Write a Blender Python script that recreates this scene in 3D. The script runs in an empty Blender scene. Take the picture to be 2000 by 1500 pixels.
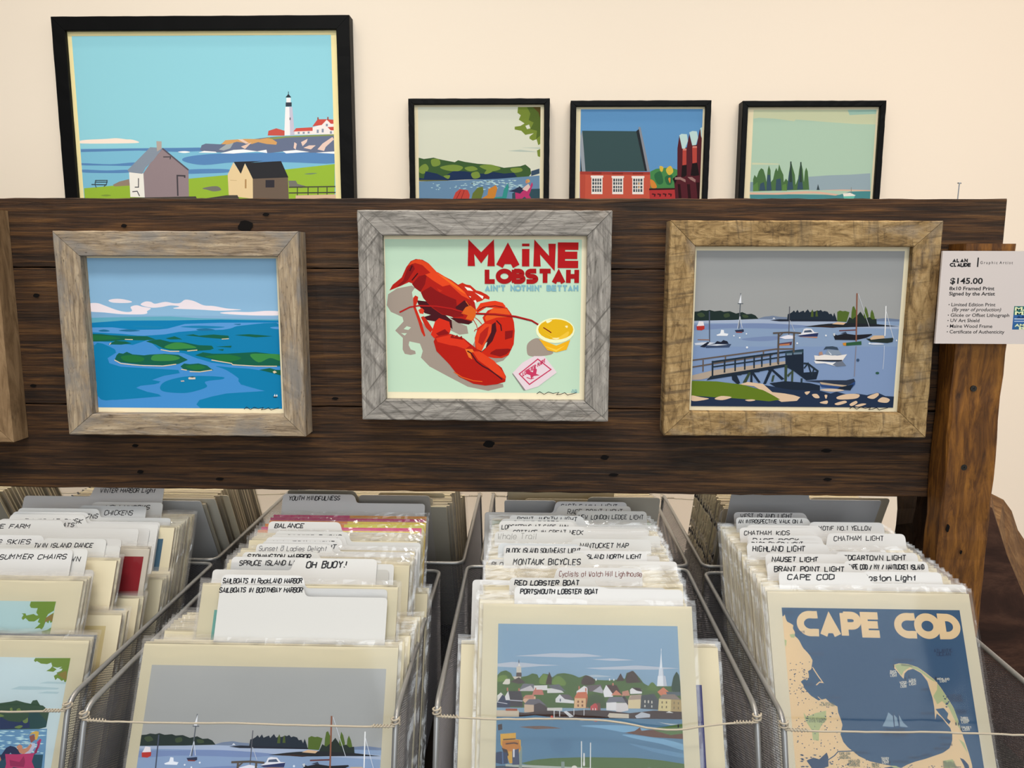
import bpy, bmesh, math, random
from mathutils import Vector, Matrix
S = bpy.context.scene
C = S.collection
rnd = random.Random(7)

# ------------------------------------------------------------------ camera
FPX, PITCH, YAW, ROLL = 1550.0, math.radians(8.7), math.radians(1.6), math.radians(0.17)
def cam_axes():
    cp, sp = math.cos(PITCH), math.sin(PITCH)
    r, f, u = Vector((1, 0, 0)), Vector((0, cp, -sp)), Vector((0, sp, cp))
    cr, sr = math.cos(ROLL), math.sin(ROLL)
    r, u = cr * r + sr * u, -sr * r + cr * u
    m = Matrix.Rotation(YAW, 3, 'Z')
    return m @ r, m @ u, m @ f
CR, CU, CF = cam_axes()
cd = bpy.data.cameras.new('camera'); cam = bpy.data.objects.new('camera', cd); C.objects.link(cam)
cd.sensor_width = 36.0; cd.lens = FPX / 2000 * 36.0; cd.clip_start = 0.02
m = Matrix.Identity(4)
for i in range(3):
    m[i][0], m[i][1], m[i][2] = CR[i], CU[i], -CF[i]
cam.matrix_world = m
S.camera = cam

# ------------------------------------------------------------------ light
S.view_settings.view_transform = 'Standard'; S.view_settings.look = 'None'
S.view_settings.gamma = 1.0; S.view_settings.use_curve_mapping = False
S.view_settings.exposure = 0.0
S.cycles.transparent_max_bounces = 40
S.cycles.max_bounces = 8
W = bpy.data.worlds.new('room_ambience'); S.world = W; W.use_nodes = True
_b = W.node_tree.nodes['Background']; _b.inputs[1].default_value = 0.43
_tc = W.node_tree.nodes.new('ShaderNodeTexCoord'); _nz = W.node_tree.nodes.new('ShaderNodeTexNoise'); _nz.inputs['Scale'].default_value = 1.7; _nz.inputs['Detail'].default_value = 2.0
_rp = W.node_tree.nodes.new('ShaderNodeValToRGB'); _rp.color_ramp.elements[0].position = .40; _rp.color_ramp.elements[1].position = .62      # made-up bright and dim patches for the sleeves to reflect
_rp.color_ramp.elements[0].color = (.30, .28, .26, 1); _rp.color_ramp.elements[1].color = (1.75, 1.68, 1.58, 1)
W.node_tree.links.new(_tc.outputs['Generated'], _nz.inputs['Vector']); W.node_tree.links.new(_nz.outputs['Fac'], _rp.inputs[0]); W.node_tree.links.new(_rp.outputs[0], _b.inputs[0])
def lamp(name, loc, aim, size, sizey, power, color, spread=180):
    d = bpy.data.lights.new(name, 'AREA'); d.shape = 'RECTANGLE'; d.size = size; d.size_y = sizey
    d.energy = power; d.color = color; d.spread = math.radians(spread)
    o = bpy.data.objects.new(name, d); C.objects.link(o); o.location = loc
    o.rotation_euler = (Vector(aim) - Vector(loc)).to_track_quat('-Z', 'Y').to_euler()
    return o
lamp('ceiling_track_light', (-0.9, 0.45, 2.1), (-0.8, 1.85, -0.9), 1.3, 0.2, 6.3, (1.0, 0.89, 0.75), 75)
lamp('ceiling_track_light', (1.3, 0.45, 2.1), (1.2, 1.85, -0.9), 1.3, 0.2, 7.0, (1.0, 0.81, 0.64), 75)
lamp('rear_fill_light', (0.0, 1.38, 2.1), (0.0, 1.2, -0.5), 2.6, 0.08, 5.5, (1.0, 0.84, 0.66), 70)  # added lamp, brightens the rear card tops behind the rail
lamp('ceiling_panel_light', (-0.1, 0.0, 1.5), (-0.05, 0.9, -0.3), 1.2, 0.35, 9.0, (1.0, 0.98, 0.94), 115)
lamp('shop_window_daylight', (0.6, -2.5, 0.35), (0, 0.8, -0.3), 2.8, 2.5, 58, (0.84, 0.93, 1.0))

# ------------------------------------------------------------------ helpers
def lin(c):
    c /= 255.0
    return c / 12.92 if c <= 0.04045 else ((c + 0.055) / 1.055) ** 2.4
def rgb(h, g=1.0):
    return (lin(int(h[0:2], 16)) * g, lin(int(h[2:4], 16)) * g, lin(int(h[4:6], 16)) * g, 1.0)
def ray(px, py):
    return CR * ((px - 1000) / FPX) + CU * ((750 - py) / FPX) + CF
def at_y(px, py, Y):
    v = ray(px, py); return v * (Y / v.y)
def tag(o, label=None, cat=None, group=None, kind=None):
    if label: o['label'] = label
    if cat: o['category'] = cat
    if group: o['group'] = group
    if kind: o['kind'] = kind
    return o
class MB:
    """collects faces (with an ink colour each) and links them as one mesh object"""
    def __init__(s): s.v = []; s.f = []; s.c = []; s.m = []
    def face(s, pts, col=(1, 1, 1, 1), mi=0):
        n = len(s.v); s.v += [tuple(p) for p in pts]; s.f.append(tuple(range(n, n + len(pts)))); s.c.append(col); s.m.append(mi)
    def hexa(s, p, col=(1, 1, 1, 1), mi=0, cols=None):
        # p: 8 points, bottom ring 0-3 and top ring 4-7
        n = len(s.v); s.v += [tuple(q) for q in p]
        for k, q in enumerate(((3, 2, 1, 0), (4, 5, 6, 7), (0, 1, 5, 4), (1, 2, 6, 5), (2, 3, 7, 6), (3, 0, 4, 7))):
            s.f.append(tuple(n + i for i in q)); s.c.append(cols[k] if cols else col); s.m.append(mi)
    def box(s, a, b, col=(1, 1, 1, 1), mi=0, cols=None):
        (x0, y0, z0), (x1, y1, z1) = a, b
        s.hexa([(x0, y0, z0), (x1, y0, z0), (x1, y1, z0), (x0, y1, z0), (x0, y0, z1), (x1, y0, z1), (x1, y1, z1), (x0, y1, z1)], col, mi, cols)
    def tube(s, pts, r, n=8, col=(1, 1, 1, 1), mi=0, closed=False):
        pts = [Vector(p) for p in pts]; base = len(s.v); N = len(pts); up = None
        for i, p in enumerate(pts):
            a = pts[i - 1] if (i or closed) else p; b = pts[(i + 1) % N] if (i < N - 1 or closed) else p
            t = (b - a).normalized()
            if up is None:
                up = Vector((0, 0, 1)) if abs(t.z) < .9 else Vector((1, 0, 0))
            e = t.cross(up).normalized(); w = e.cross(t).normalized(); up = w
            for k in range(n):
                q = 2 * math.pi * k / n; s.v.append(tuple(p + r * (math.cos(q) * e + math.sin(q) * w)))
        for i in range(N if closed else N - 1):
            for k in range(n):
                j = (i + 1) % N
                s.f.append((base + i * n + k, base + i * n + (k + 1) % n, base + j * n + (k + 1) % n, base + j * n + k)); s.c.append(col); s.m.append(mi)
        if not closed:
            s.f.append(tuple(base + k for k in range(n))[::-1]); s.c.append(col); s.m.append(mi)
            s.f.append(tuple(base + (N - 1) * n + k for k in range(n))); s.c.append(col); s.m.append(mi)
    def mesh(s, name, mats, smooth=False):
        me = bpy.data.meshes.new(name); me.from_pydata(s.v, [], s.f)
        for mt in (mats if isinstance(mats, (list, tuple)) else [mats]): me.materials.append(mt)
        at = me.color_attributes.new('ink', 'FLOAT_COLOR', 'CORNER')
        buf = []
        for f, c in zip(s.f, s.c): buf += list(c) * len(f)
        at.data.foreach_set('color', buf)
        me.polygons.foreach_set('material_index', s.m)
        if smooth: me.polygons.foreach_set('use_smooth', [True] * len(s.f))
        me.update(); return me
    def build(s, name, mats, parent=None, smooth=False):
        return link(name, s.mesh(name, mats, smooth), parent)
def link(name, me, parent=None):
    o = bpy.data.objects.new(name, me); C.objects.link(o)
    if parent: o.parent = parent
    return o
def empty(name, loc=(0, 0, 0), rot=(0, 0, 0)):
    o = bpy.data.objects.new(name, None); C.objects.link(o); o.location = loc; o.rotation_euler = rot
    o.empty_display_size = .03; return o

# ------------------------------------------------------------------ materials
def mat(name):
    m = bpy.data.materials.new(name); m.use_nodes = True
    nt = m.node_tree; return m, nt, nt.nodes['Principled BSDF']
def N(nt, t, **k):
    n = nt.nodes.new(t)
    for a, b in k.items():
        if a in n.inputs: n.inputs[a].default_value = b
        else: setattr(n, a, b)
    return n
def ramp(nt, stops):
    r = nt.nodes.new('ShaderNodeValToRGB'); e = r.color_ramp.elements
    while len(e) < len(stops): e.new(0.5)
    for q, (p, c) in zip(e, stops): q.position = p; q.color = rgb(c)
    return r
def bump(nt, b, src, strength, dist):
    n = nt.nodes.new('ShaderNodeBump'); n.inputs['Strength'].default_value = strength; n.inputs['Distance'].default_value = dist
    nt.links.new(src, n.inputs['Height']); nt.links.new(n.outputs[0], b.inputs['Normal'])
def wood(name, stops, scale=(3, 40, 60), blotch=None, saw=None, bstr=.6, rough=.8, spec=.25, seed=0.0, dist=.001, knots=None):
    """grain runs along local x; blotch = (scale, dark colour, amount); saw = (angle, scale, colour, amount)"""
    m, nt, b = mat(name); L = nt.links.new
    tc = N(nt, 'ShaderNodeTexCoord'); oi = N(nt, 'ShaderNodeObjectInfo')
    off = N(nt, 'ShaderNodeVectorMath', operation='ADD'); L(tc.outputs['Object'], off.inputs[0])
    sc = N(nt, 'ShaderNodeVectorMath', operation='SCALE'); sc.inputs[0].default_value = (7.3, 3.1, 5.7); L(oi.outputs['Random'], sc.inputs['Scale'])
    L(sc.outputs[0], off.inputs[1])
    mp = N(nt, 'ShaderNodeMapping'); mp.inputs['Scale'].default_value = scale; mp.inputs['Location'].default_value = (seed, seed * 1.7, seed * .3)
    L(off.outputs[0], mp.inputs[0])
    nz = N(nt, 'ShaderNodeTexNoise', Scale=1.0, Detail=9.0, Roughness=.68, Distortion=.7); L(mp.outputs[0], nz.inputs['Vector'])
    rp = ramp(nt, stops); L(nz.outputs['Fac'], rp.inputs[0]); col = rp.outputs[0]
    def mix(col, fac, c, mode='MIX'):
        mx = N(nt, 'ShaderNodeMix', data_type='RGBA', blend_type=mode)
        L(fac, mx.inputs[0]); L(col, mx.inputs[6])
        mx.inputs[7].default_value = rgb(c)
        return mx.outputs[2]
    if blotch:
        for bs, bc, ba, lo in blotch:
            n2 = N(nt, 'ShaderNodeTexNoise', Scale=1.0, Detail=5.0, Roughness=.6)
            m2 = N(nt, 'ShaderNodeMapping'); m2.inputs['Scale'].default_value = bs; L(off.outputs[0], m2.inputs[0]); L(m2.outputs[0], n2.inputs['Vector'])
            mr = N(nt, 'ShaderNodeMapRange'); mr.inputs[1].default_value = lo; mr.inputs[2].default_value = lo + .16; mr.inputs[4].default_value = ba
            L(n2.outputs['Fac'], mr.inputs[0]); col = mix(col, mr.outputs[0], bc)
    if saw:
        for ang, ss, sc_, am in saw:
            m3 = N(nt, 'ShaderNodeMapping'); m3.inputs['Rotation'].default_value = (0, math.radians(ang), 0); L(off.outputs[0], m3.inputs[0])
            n3 = N(nt, 'ShaderNodeTexNoise', Scale=1.0, Detail=3.0, Roughness=.6)
            m4 = N(nt, 'ShaderNodeMapping'); m4.inputs['Scale'].default_value = (ss, ss * .05, ss * .05); L(m3.outputs[0], m4.inputs[0]); L(m4.outputs[0], n3.inputs['Vector'])
            mr = N(nt, 'ShaderNodeMapRange'); mr.inputs[1].default_value = .56; mr.inputs[2].default_value = .68; mr.inputs[4].default_value = am
            L(n3.outputs['Fac'], mr.inputs[0]); col = mix(col, mr.outputs[0], sc_)
    L(col, b.inputs['Base Color'])
    b.inputs['Roughness'].default_value = rough; b.inputs['Specular IOR Level'].default_value = spec
    bump(nt, b, nz.outputs['Fac'], bstr, dist)
    return m
M = {}
M['plank'] = wood('dark_barn_wood', [(.30, '160d07'), (.44, '301e10'), (.54, '4a3019'), (.65, '664523'), (.80, '8b653c')], (7, 60, 190),
                  blotch=[((16, 200, 640), '150c06', .62, .50), ((5, 10, 18), '0e0805', .8, .56), ((3, 6, 9), '5d472f', .40, .60), ((9, 20, 60), '0b0604', .7, .66)], bstr=1.0, rough=.62, spec=.3, dist=.0016)
M['post'] = wood('hewn_post_wood', [(.28, '2f1a0a'), (.45, '5f3a14'), (.6, '88581f'), (.78, 'ab7836')], (14, 90, 90),
                 blotch=[((5, 12, 12), '3a2110', .6, .57), ((40, 90, 90), '1c0e06', .8, .63)], bstr=1.0, rough=.6, spec=.3, seed=3, dist=.0016)
M['shelf'] = wood('dark_stained_shelf_wood', [(.3, '0d0907'), (.6, '1d140e'), (.8, '2c2018')], (3, 40, 60), bstr=.4, rough=.7, seed=12)
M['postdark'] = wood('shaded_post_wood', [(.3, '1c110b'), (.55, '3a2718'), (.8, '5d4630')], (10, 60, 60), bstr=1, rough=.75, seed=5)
M['slab'] = wood('split_log_wood', [(.25, '3a2412'), (.5, '6d4c2a'), (.8, '9b7a50')], (10, 50, 50), blotch=[((6, 9, 9), '2a170b', .7, .55)], bstr=1, rough=.7, seed=8)
M['slabdark'] = wood('bark_face_wood', [(.25, '170d08'), (.5, '38231a'), (.8, '6b4a38')], (8, 14, 14), bstr=1, rough=.75, seed=9)
M['f1'] = wood('weathered_tan_wood', [(.30, '584a3c'), (.44, '92806a'), (.56, 'ae9a7f'), (.74, 'cbb89c')], (22, 120, 240),
               blotch=[((16, 40, 40), '86827d', .8, .46), ((150, 260, 420), '3f362d', .8, .60), ((60, 140, 200), '8d8680', .55, .54)], bstr=1.0, rough=.85, spec=.2, seed=1, dist=.0014)
M['f2'] = wood('weathered_grey_wood', [(.30, '5c5852'), (.44, '8c8780'), (.56, 'a39d95'), (.74, 'c0bab1')], (26, 110, 220),
               blotch=[((120, 220, 380), '4a4641', .75, .60), ((9, 20, 20), 'a08c78', .35, .6)], saw=[(52, 230, '57534e', .75), (-50, 170, '5f5a55', .6)], bstr=1.0, rough=.85, spec=.2, seed=2, dist=.0014)
M['f3'] = wood('weathered_brown_wood', [(.30, '4d3c28'), (.44, '8e734c'), (.56, 'ac8f62'), (.74, 'c8ab7e')], (40, 90, 120),
               blotch=[((16, 30, 30), '8d857a', .55, .54), ((240, 60, 60), '4a3826', .75, .565), ((300, 300, 300), '40301f', .6, .62)], saw=[(8, 190, '5a4b3a', .7), (2, 90, '6f604a', .4)], bstr=1.2, rough=.85, spec=.2, seed=4, dist=.0016)
M['f0'] = wood('worn_brown_wood', [(.25, '4a3524'), (.45, '7d6346'), (.65, 'a08361'), (.8, 'b79c78')], (14, 60, 90), blotch=[((20, 50, 60), '3a2c20', .8, .62)], bstr=.9, rough=.85, spec=.2, seed=6)
M['blackframe'] = mat('satin_black_wood')[0]
_b = M['blackframe'].node_tree.nodes['Principled BSDF']; _b.inputs['Base Color'].default_value = rgb('070809'); _b.inputs['Roughness'].default_value = .5; _b.inputs['Specular IOR Level'].default_value = .12
def ink_mat(name, rough, spec, noise=0.0):
    m, nt, b = mat(name); a = N(nt, 'ShaderNodeVertexColor', layer_name='ink')
    nt.links.new(a.outputs[0], b.inputs['Base Color']); b.inputs['Roughness'].default_value = rough; b.inputs['Specular IOR Level'].default_value = spec
    if noise:
        tc = N(nt, 'ShaderNodeTexCoord'); nz = N(nt, 'ShaderNodeTexNoise', Scale=noise, Detail=4.0); nt.links.new(tc.outputs['Object'], nz.inputs['Vector'])
        bump(nt, b, nz.outputs['Fac'], .08, .001)
    return m
M['ink'] = ink_mat('printed_paper', .75, .15)
M['plastic'] = ink_mat('white_divider_plastic', .42, .35, 30)
def wall_mat():
    m, nt, b = mat('painted_plaster'); tc = N(nt, 'ShaderNodeTexCoord'); nz = N(nt, 'ShaderNodeTexNoise', Scale=1.2, Detail=3.0)
    nt.links.new(tc.outputs['Object'], nz.inputs['Vector']); r = ramp(nt, [(.3, 'f5e8d6'), (.7, 'f7ebda')]); nt.links.new(nz.outputs['Fac'], r.inputs[0])
    nt.links.new(r.outputs[0], b.inputs['Base Color']); b.inputs['Roughness'].default_value = .85; b.inputs['Specular IOR Level'].default_value = .15
    n2 = N(nt, 'ShaderNodeTexNoise', Scale=260.0, Detail=3.0); nt.links.new(tc.outputs['Object'], n2.inputs['Vector']); bump(nt, b, n2.outputs['Fac'], .12, .0006); return m
M['wall'] = wall_mat()
M['floor'] = wood('floor_boards', [(.3, '5c4632'), (.55, '7a6046'), (.8, '94795a')], (2, 30, 30), bstr=.2, rough=.5)
def metal(name, h, rough, met):
    m, nt, b = mat(name); b.inputs['Base Color'].default_value = rgb(h); b.inputs['Roughness'].default_value = rough; b.inputs['Metallic'].default_value = met
    tc = N(nt, 'ShaderNodeTexCoord'); nz = N(nt, 'ShaderNodeTexNoise', Scale=400.0, Detail=2.0); nt.links.new(tc.outputs['Object'], nz.inputs['Vector']); bump(nt, b, nz.outputs['Fac'], .1, .0004)
    return m
M['rim'] = metal('grey_enamel_wire', '9a9a99', .36, .55)
M['mesh'] = metal('grey_mesh_wire', '74747a', .4, .6)
M['steel'] = metal('dark_screw_steel', '3a3733', .4, .9)
M['nail'] = metal('bright_nail_steel', '8d8f94', .3, .9)
M['string'] = metal('waxed_cotton_string', 'b3a895', .8, 0)
def film(name, base, gl, wrinkle, col, milky, bs=.5):
    m = bpy.data.materials.new(name); m.use_nodes = True; nt = m.node_tree; nt.nodes.clear(); L = nt.links.new
    out = N(nt, 'ShaderNodeOutputMaterial'); tr = N(nt, 'ShaderNodeBsdfTransparent'); gs = N(nt, 'ShaderNodeBsdfGlossy', Roughness=gl); df = N(nt, 'ShaderNodeBsdfDiffuse')
    df.inputs[0].default_value = rgb(col); gs.inputs[0].default_value = (1, 1, 1, 1)
    tc = N(nt, 'ShaderNodeTexCoord'); nz = N(nt, 'ShaderNodeTexNoise', Scale=wrinkle, Detail=.6, Distortion=1.2); L(tc.outputs['Object'], nz.inputs['Vector'])
    bp = N(nt, 'ShaderNodeBump', Strength=bs, Distance=.006); L(nz.outputs['Fac'], bp.inputs['Height']); L(bp.outputs[0], gs.inputs['Normal'])
    fr = N(nt, 'ShaderNodeFresnel', IOR=1.45); L(bp.outputs[0], fr.inputs['Normal'])
    sc = N(nt, 'ShaderNodeMath', operation='MULTIPLY'); sc.inputs[1].default_value = base; sc.use_clamp = True; L(fr.outputs[0], sc.inputs[0])
    m1 = N(nt, 'ShaderNodeMixShader'); m1.inputs[0].default_value = milky; L(tr.outputs[0], m1.inputs[1]); L(df.outputs[0], m1.inputs[2])
    m2 = N(nt, 'ShaderNodeMixShader'); L(sc.outputs[0], m2.inputs[0]); L(m1.outputs[0], m2.inputs[1]); L(gs.outputs[0], m2.inputs[2])
    L(m2.outputs[0], out.inputs[0]); return m
M['film'] = film('clear_sleeve_film', .75, .07, 5, 'e8e6e2', .008, .06)
M['edge'] = film('folded_sleeve_edge_film', 1.6, .10, 45, 'e4e0da', .10)
M['sign'] = ink_mat('white_card', .6, .2)

# ------------------------------------------------------------------ lettering
G = {'A': '002640 1232', 'B': '000636454433034241300 00', 'C': '45361605011030 41', 'D': '00062645412000', 'E': '46060040 0333', 'F': '460600 0333',
     'G': '4536160501103041 4323', 'H': '0006 4046 0343', 'I': '2620', 'J': '3631201001', 'K': '0006 460340', 'L': '060040', 'M': '0006234640', 'N': '00064046',
     'O': '160501103041453616', 'P': '00063645443303', 'Q': '160501103041453616 2240', 'R': '00063645443303 2340', 'S': '453616050413334241301001', 'T': '0646 2620',
     'U': '060110304146', 'V': '062046', 'W': '0610233046', 'X': '0046 0640', 'Y': '062346 2320', 'Z': '06460040', '0': '160501103041453616', '1': '152620',
     '2': '05163645440040', '3': '051636454433424130 1001', '4': '30360242', '5': '4606033342413010', '6': '3616030110304142330 3', '7': '064610', '8': '14051636453414030110304133',
     '.': '2021', ',': '211a', '/': '0046', '!': '3632 2120', "'": '2624', '-': '1333', '&': '40153616 0', '(': '36242230', ')': '16242210', '$': '453616050413334241301001 272a',
     'a': '4334140301103041 4440', 'c': '4334140301103041', 'd': '4334140301103041 4640', 'e': '02424334140301103041', 'g': '4334140301103041 443a2a0a', 'h': '0600 0314344340',
     'i': '2420 2526', 'l': '2620', 'n': '0400 0314344340', 'o': '140301103041433414', 'r': '1410 13243444', 's': '43341403123241301001', 't': '2620 1434', 'u': '0401103041 4440',
     'w': '0410233044', 'y': '0421 441a', 'x': '0044 0440', 'm': '0400 03142320 23344340', 'b': '0600 0314344341301001', 'f': '362520 1434', 'k': '0600 440240', 'v': '042044',
     'p': '040a 0314344341301001', '@': '3414030110304144460616', '*': '2324', '_': '0040'}
G = {k: [[(int(p[i]), -1.5 if p[i + 1] == 'a' else int(p[i + 1])) for i in range(0, len(p) - 1, 2)] for p in v.split()] for k, v in G.items()}
G['B'] = [[(0, 0), (0, 6), (3, 6), (4, 5), (4, 4), (3, 3.2), (0, 3.2)], [(3, 3.2), (4, 2.2), (4, 1), (3, 0), (0, 0)]]
G['C'] = [[(4, 5), (3, 6), (1, 6), (0, 5), (0, 1), (1, 0), (3, 0), (4, 1)]]
G['3'] = [[(0, 5), (1, 6), (3, 6), (4, 5), (4, 4), (3, 3), (4, 2), (4, 1), (3, 0), (1, 0), (0, 1)]]
G['6'] = [[(4, 6), (1, 6), (0, 4), (0, 1), (1, 0), (3, 0), (4, 1), (4, 2), (3, 3), (0, 3)]]
G['8'] = [[(1, 3), (0, 4), (0, 5), (1, 6), (3, 6), (4, 5), (4, 4), (3, 3), (1, 3), (0, 2), (0, 1), (1, 0), (3, 0), (4, 1), (4, 2), (3, 3)]]
def arc(cx, cy, rx, ry, a0, a1, n=18):
    return [(cx + rx * math.cos(math.radians(a0 + (a1 - a0) * i / n)), cy + ry * math.sin(math.radians(a0 + (a1 - a0) * i / n))) for i in range(n + 1)]
FAT = dict(G)
FAT['O'] = [arc(2, 3, 2.3, 2.4, 0, 360, 28)]; FAT['0'] = FAT['O']
FAT['C'] = [arc(2.3, 3, 2.5, 2.4, 75, 285, 20)]; FAT['C'][0] = [(4.1, 5.4)] + FAT['C'][0] + [(4.1, .6)]
FAT['D'] = [[(.6, .6), (.6, 5.4)] + arc(1.7, 3, 2.4, 2.4, 80, -80, 16) + [(.6, .6)]]
FAT['P'] = [[(.6, 0), (.6, 6)], [(.6, 5.4)] + arc(2.4, 4, 1.5, 1.4, 88, -88, 12) + [(.6, 2.6)]]
FAT['B'] = [[(.6, 0), (.6, 6)], [(.6, 5.4)] + arc(2.2, 4.25, 1.3, 1.15, 88, -88, 10) + [(.6, 3.1)], [(.6, 3.0)] + arc(2.4, 1.8, 1.5, 1.2, 88, -88, 10) + [(.6, .6)]]
FAT['S'] = [[(3.7, 5.4)] + arc(1.9, 4.2, 1.35, 1.2, 80, 262, 12) + arc(2.1, 1.8, 1.5, 1.2, 85, -95, 12) + [(.2, .6)]]
FAT['M'] = [[(.5, 0), (.5, 5.2), (2.5, 2.2), (4.5, 5.2), (4.5, 0)]]
FAT['A'] = [[(.3, 0), (2, 4.2), (3.7, 0)], [(1, 1.55), (3, 1.55)]]
FAT['N'] = [[(.6, 0), (.6, 5.2), (3.6, .8), (3.6, 6)]]
FAT['E'] = [[(4, 5.4), (.6, 5.4), (.6, .6), (4, .6)], [(.6, 3), (3.8, 3)]]
FAT['H'] = [[(.6, 0), (.6, 6)], [(3.6, 0), (3.6, 6)], [(.6, 3), (3.6, 3)]]
FAT['L'] = [[(.6, 6), (.6, .6), (3.4, .6)]]
FAT['T'] = [[(0, 5.4), (4, 5.4)], [(2, 5.4), (2, 0)]]
FAT['i'] = [[(2, 0), (2, 4.6)], [(2, 5.3), (2, 6)]]
FAT['I'] = [[(2, 0), (2, 6)]]
FAT['R'] = FAT['P'] + [[(2.3, 2.5), (3.8, 0)]]
WID = {'I': 1.4, 'i': 1.5, "'": 1.2, '.': 1.5, ' ': 3.0, '!': 1.6, 'l': 1.6, 'M': 5, 'W': 5, '1': 2.6, ',': 1.5, '-': 3, '(': 2.5, ')': 2.5, 't': 3, 'r': 3.6}
def strokes(text, font, gap=None):
    """polylines of a line of text on a 6-unit cap height, and its width"""
    x = 0; out = []; gap = gap or (.9 if font is FAT else 1.3)
    for ch in text:
        w = WID.get(ch, 4); off = -1.3 if ch in "Ii'.!l," else 0
        for pl in font.get(ch, []): out.append([(x + a + (off if ch != ' ' else 0), b) for a, b in pl])
        x += w + gap
    return out, x - gap
def ribbon(pl, w):
    """quads of a flat stroke of width w with mitred joints"""
    P = [Vector(p) for p in pl]; P = [p for i, p in enumerate(P) if i == 0 or (p - P[i - 1]).length > 1e-9]
    if len(P) < 2: return []
    closed = (P[0] - P[-1]).length < 1e-6 and len(P) > 3
    if closed: P = P[:-1]
    n = len(P); L = []
    for i in range(n):
        a = P[i] - P[i - 1] if (i or closed) else P[1] - P[0]
        b = P[(i + 1) % n] - P[i] if (i < n - 1 or closed) else a
        a = a.normalized(); b = b.normalized(); na = Vector((-a.y, a.x)); nb = Vector((-b.y, b.x)); q = na + nb
        if q.length < .35: q = na
        q = q.normalized(); k = min(1 / max(q.dot(na), .35), 2.2)
        L.append((P[i] + q * w / 2 * k, P[i] - q * w / 2 * k))
    r = range(n) if closed else range(n - 1)
    return [(L[i][1], L[(i + 1) % n][1], L[(i + 1) % n][0], L[i][0]) for i in r]
def put_text(text, x0, y0, x1, h, w, font=G, jit=0.0, slant=0.0, seed=1, fit=True, rot=0.0):
    """list of quads in a plane; text runs from x0 to x1 with cap height h"""
    st, tw = strokes(text, font); r = random.Random(seed * 977 + len(text)); sx = (x1 - x0) / tw if fit else h / 6
    out = []; lv = []
    for pl in st:
        q = []
        dx, dy = r.uniform(-jit, jit) * 1.2, r.uniform(-jit, jit) * 1.6
        for a, b in pl:
            a += r.uniform(-jit, jit) + slant * b + dx; b += r.uniform(-jit, jit) + dy
            q.append((x0 + a * sx, y0 + b * h / 6 + rot * a * sx))
        out += [(f, len(lv) % 5) for f in ribbon(q, w)]; lv.append(0)
    return out

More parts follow.
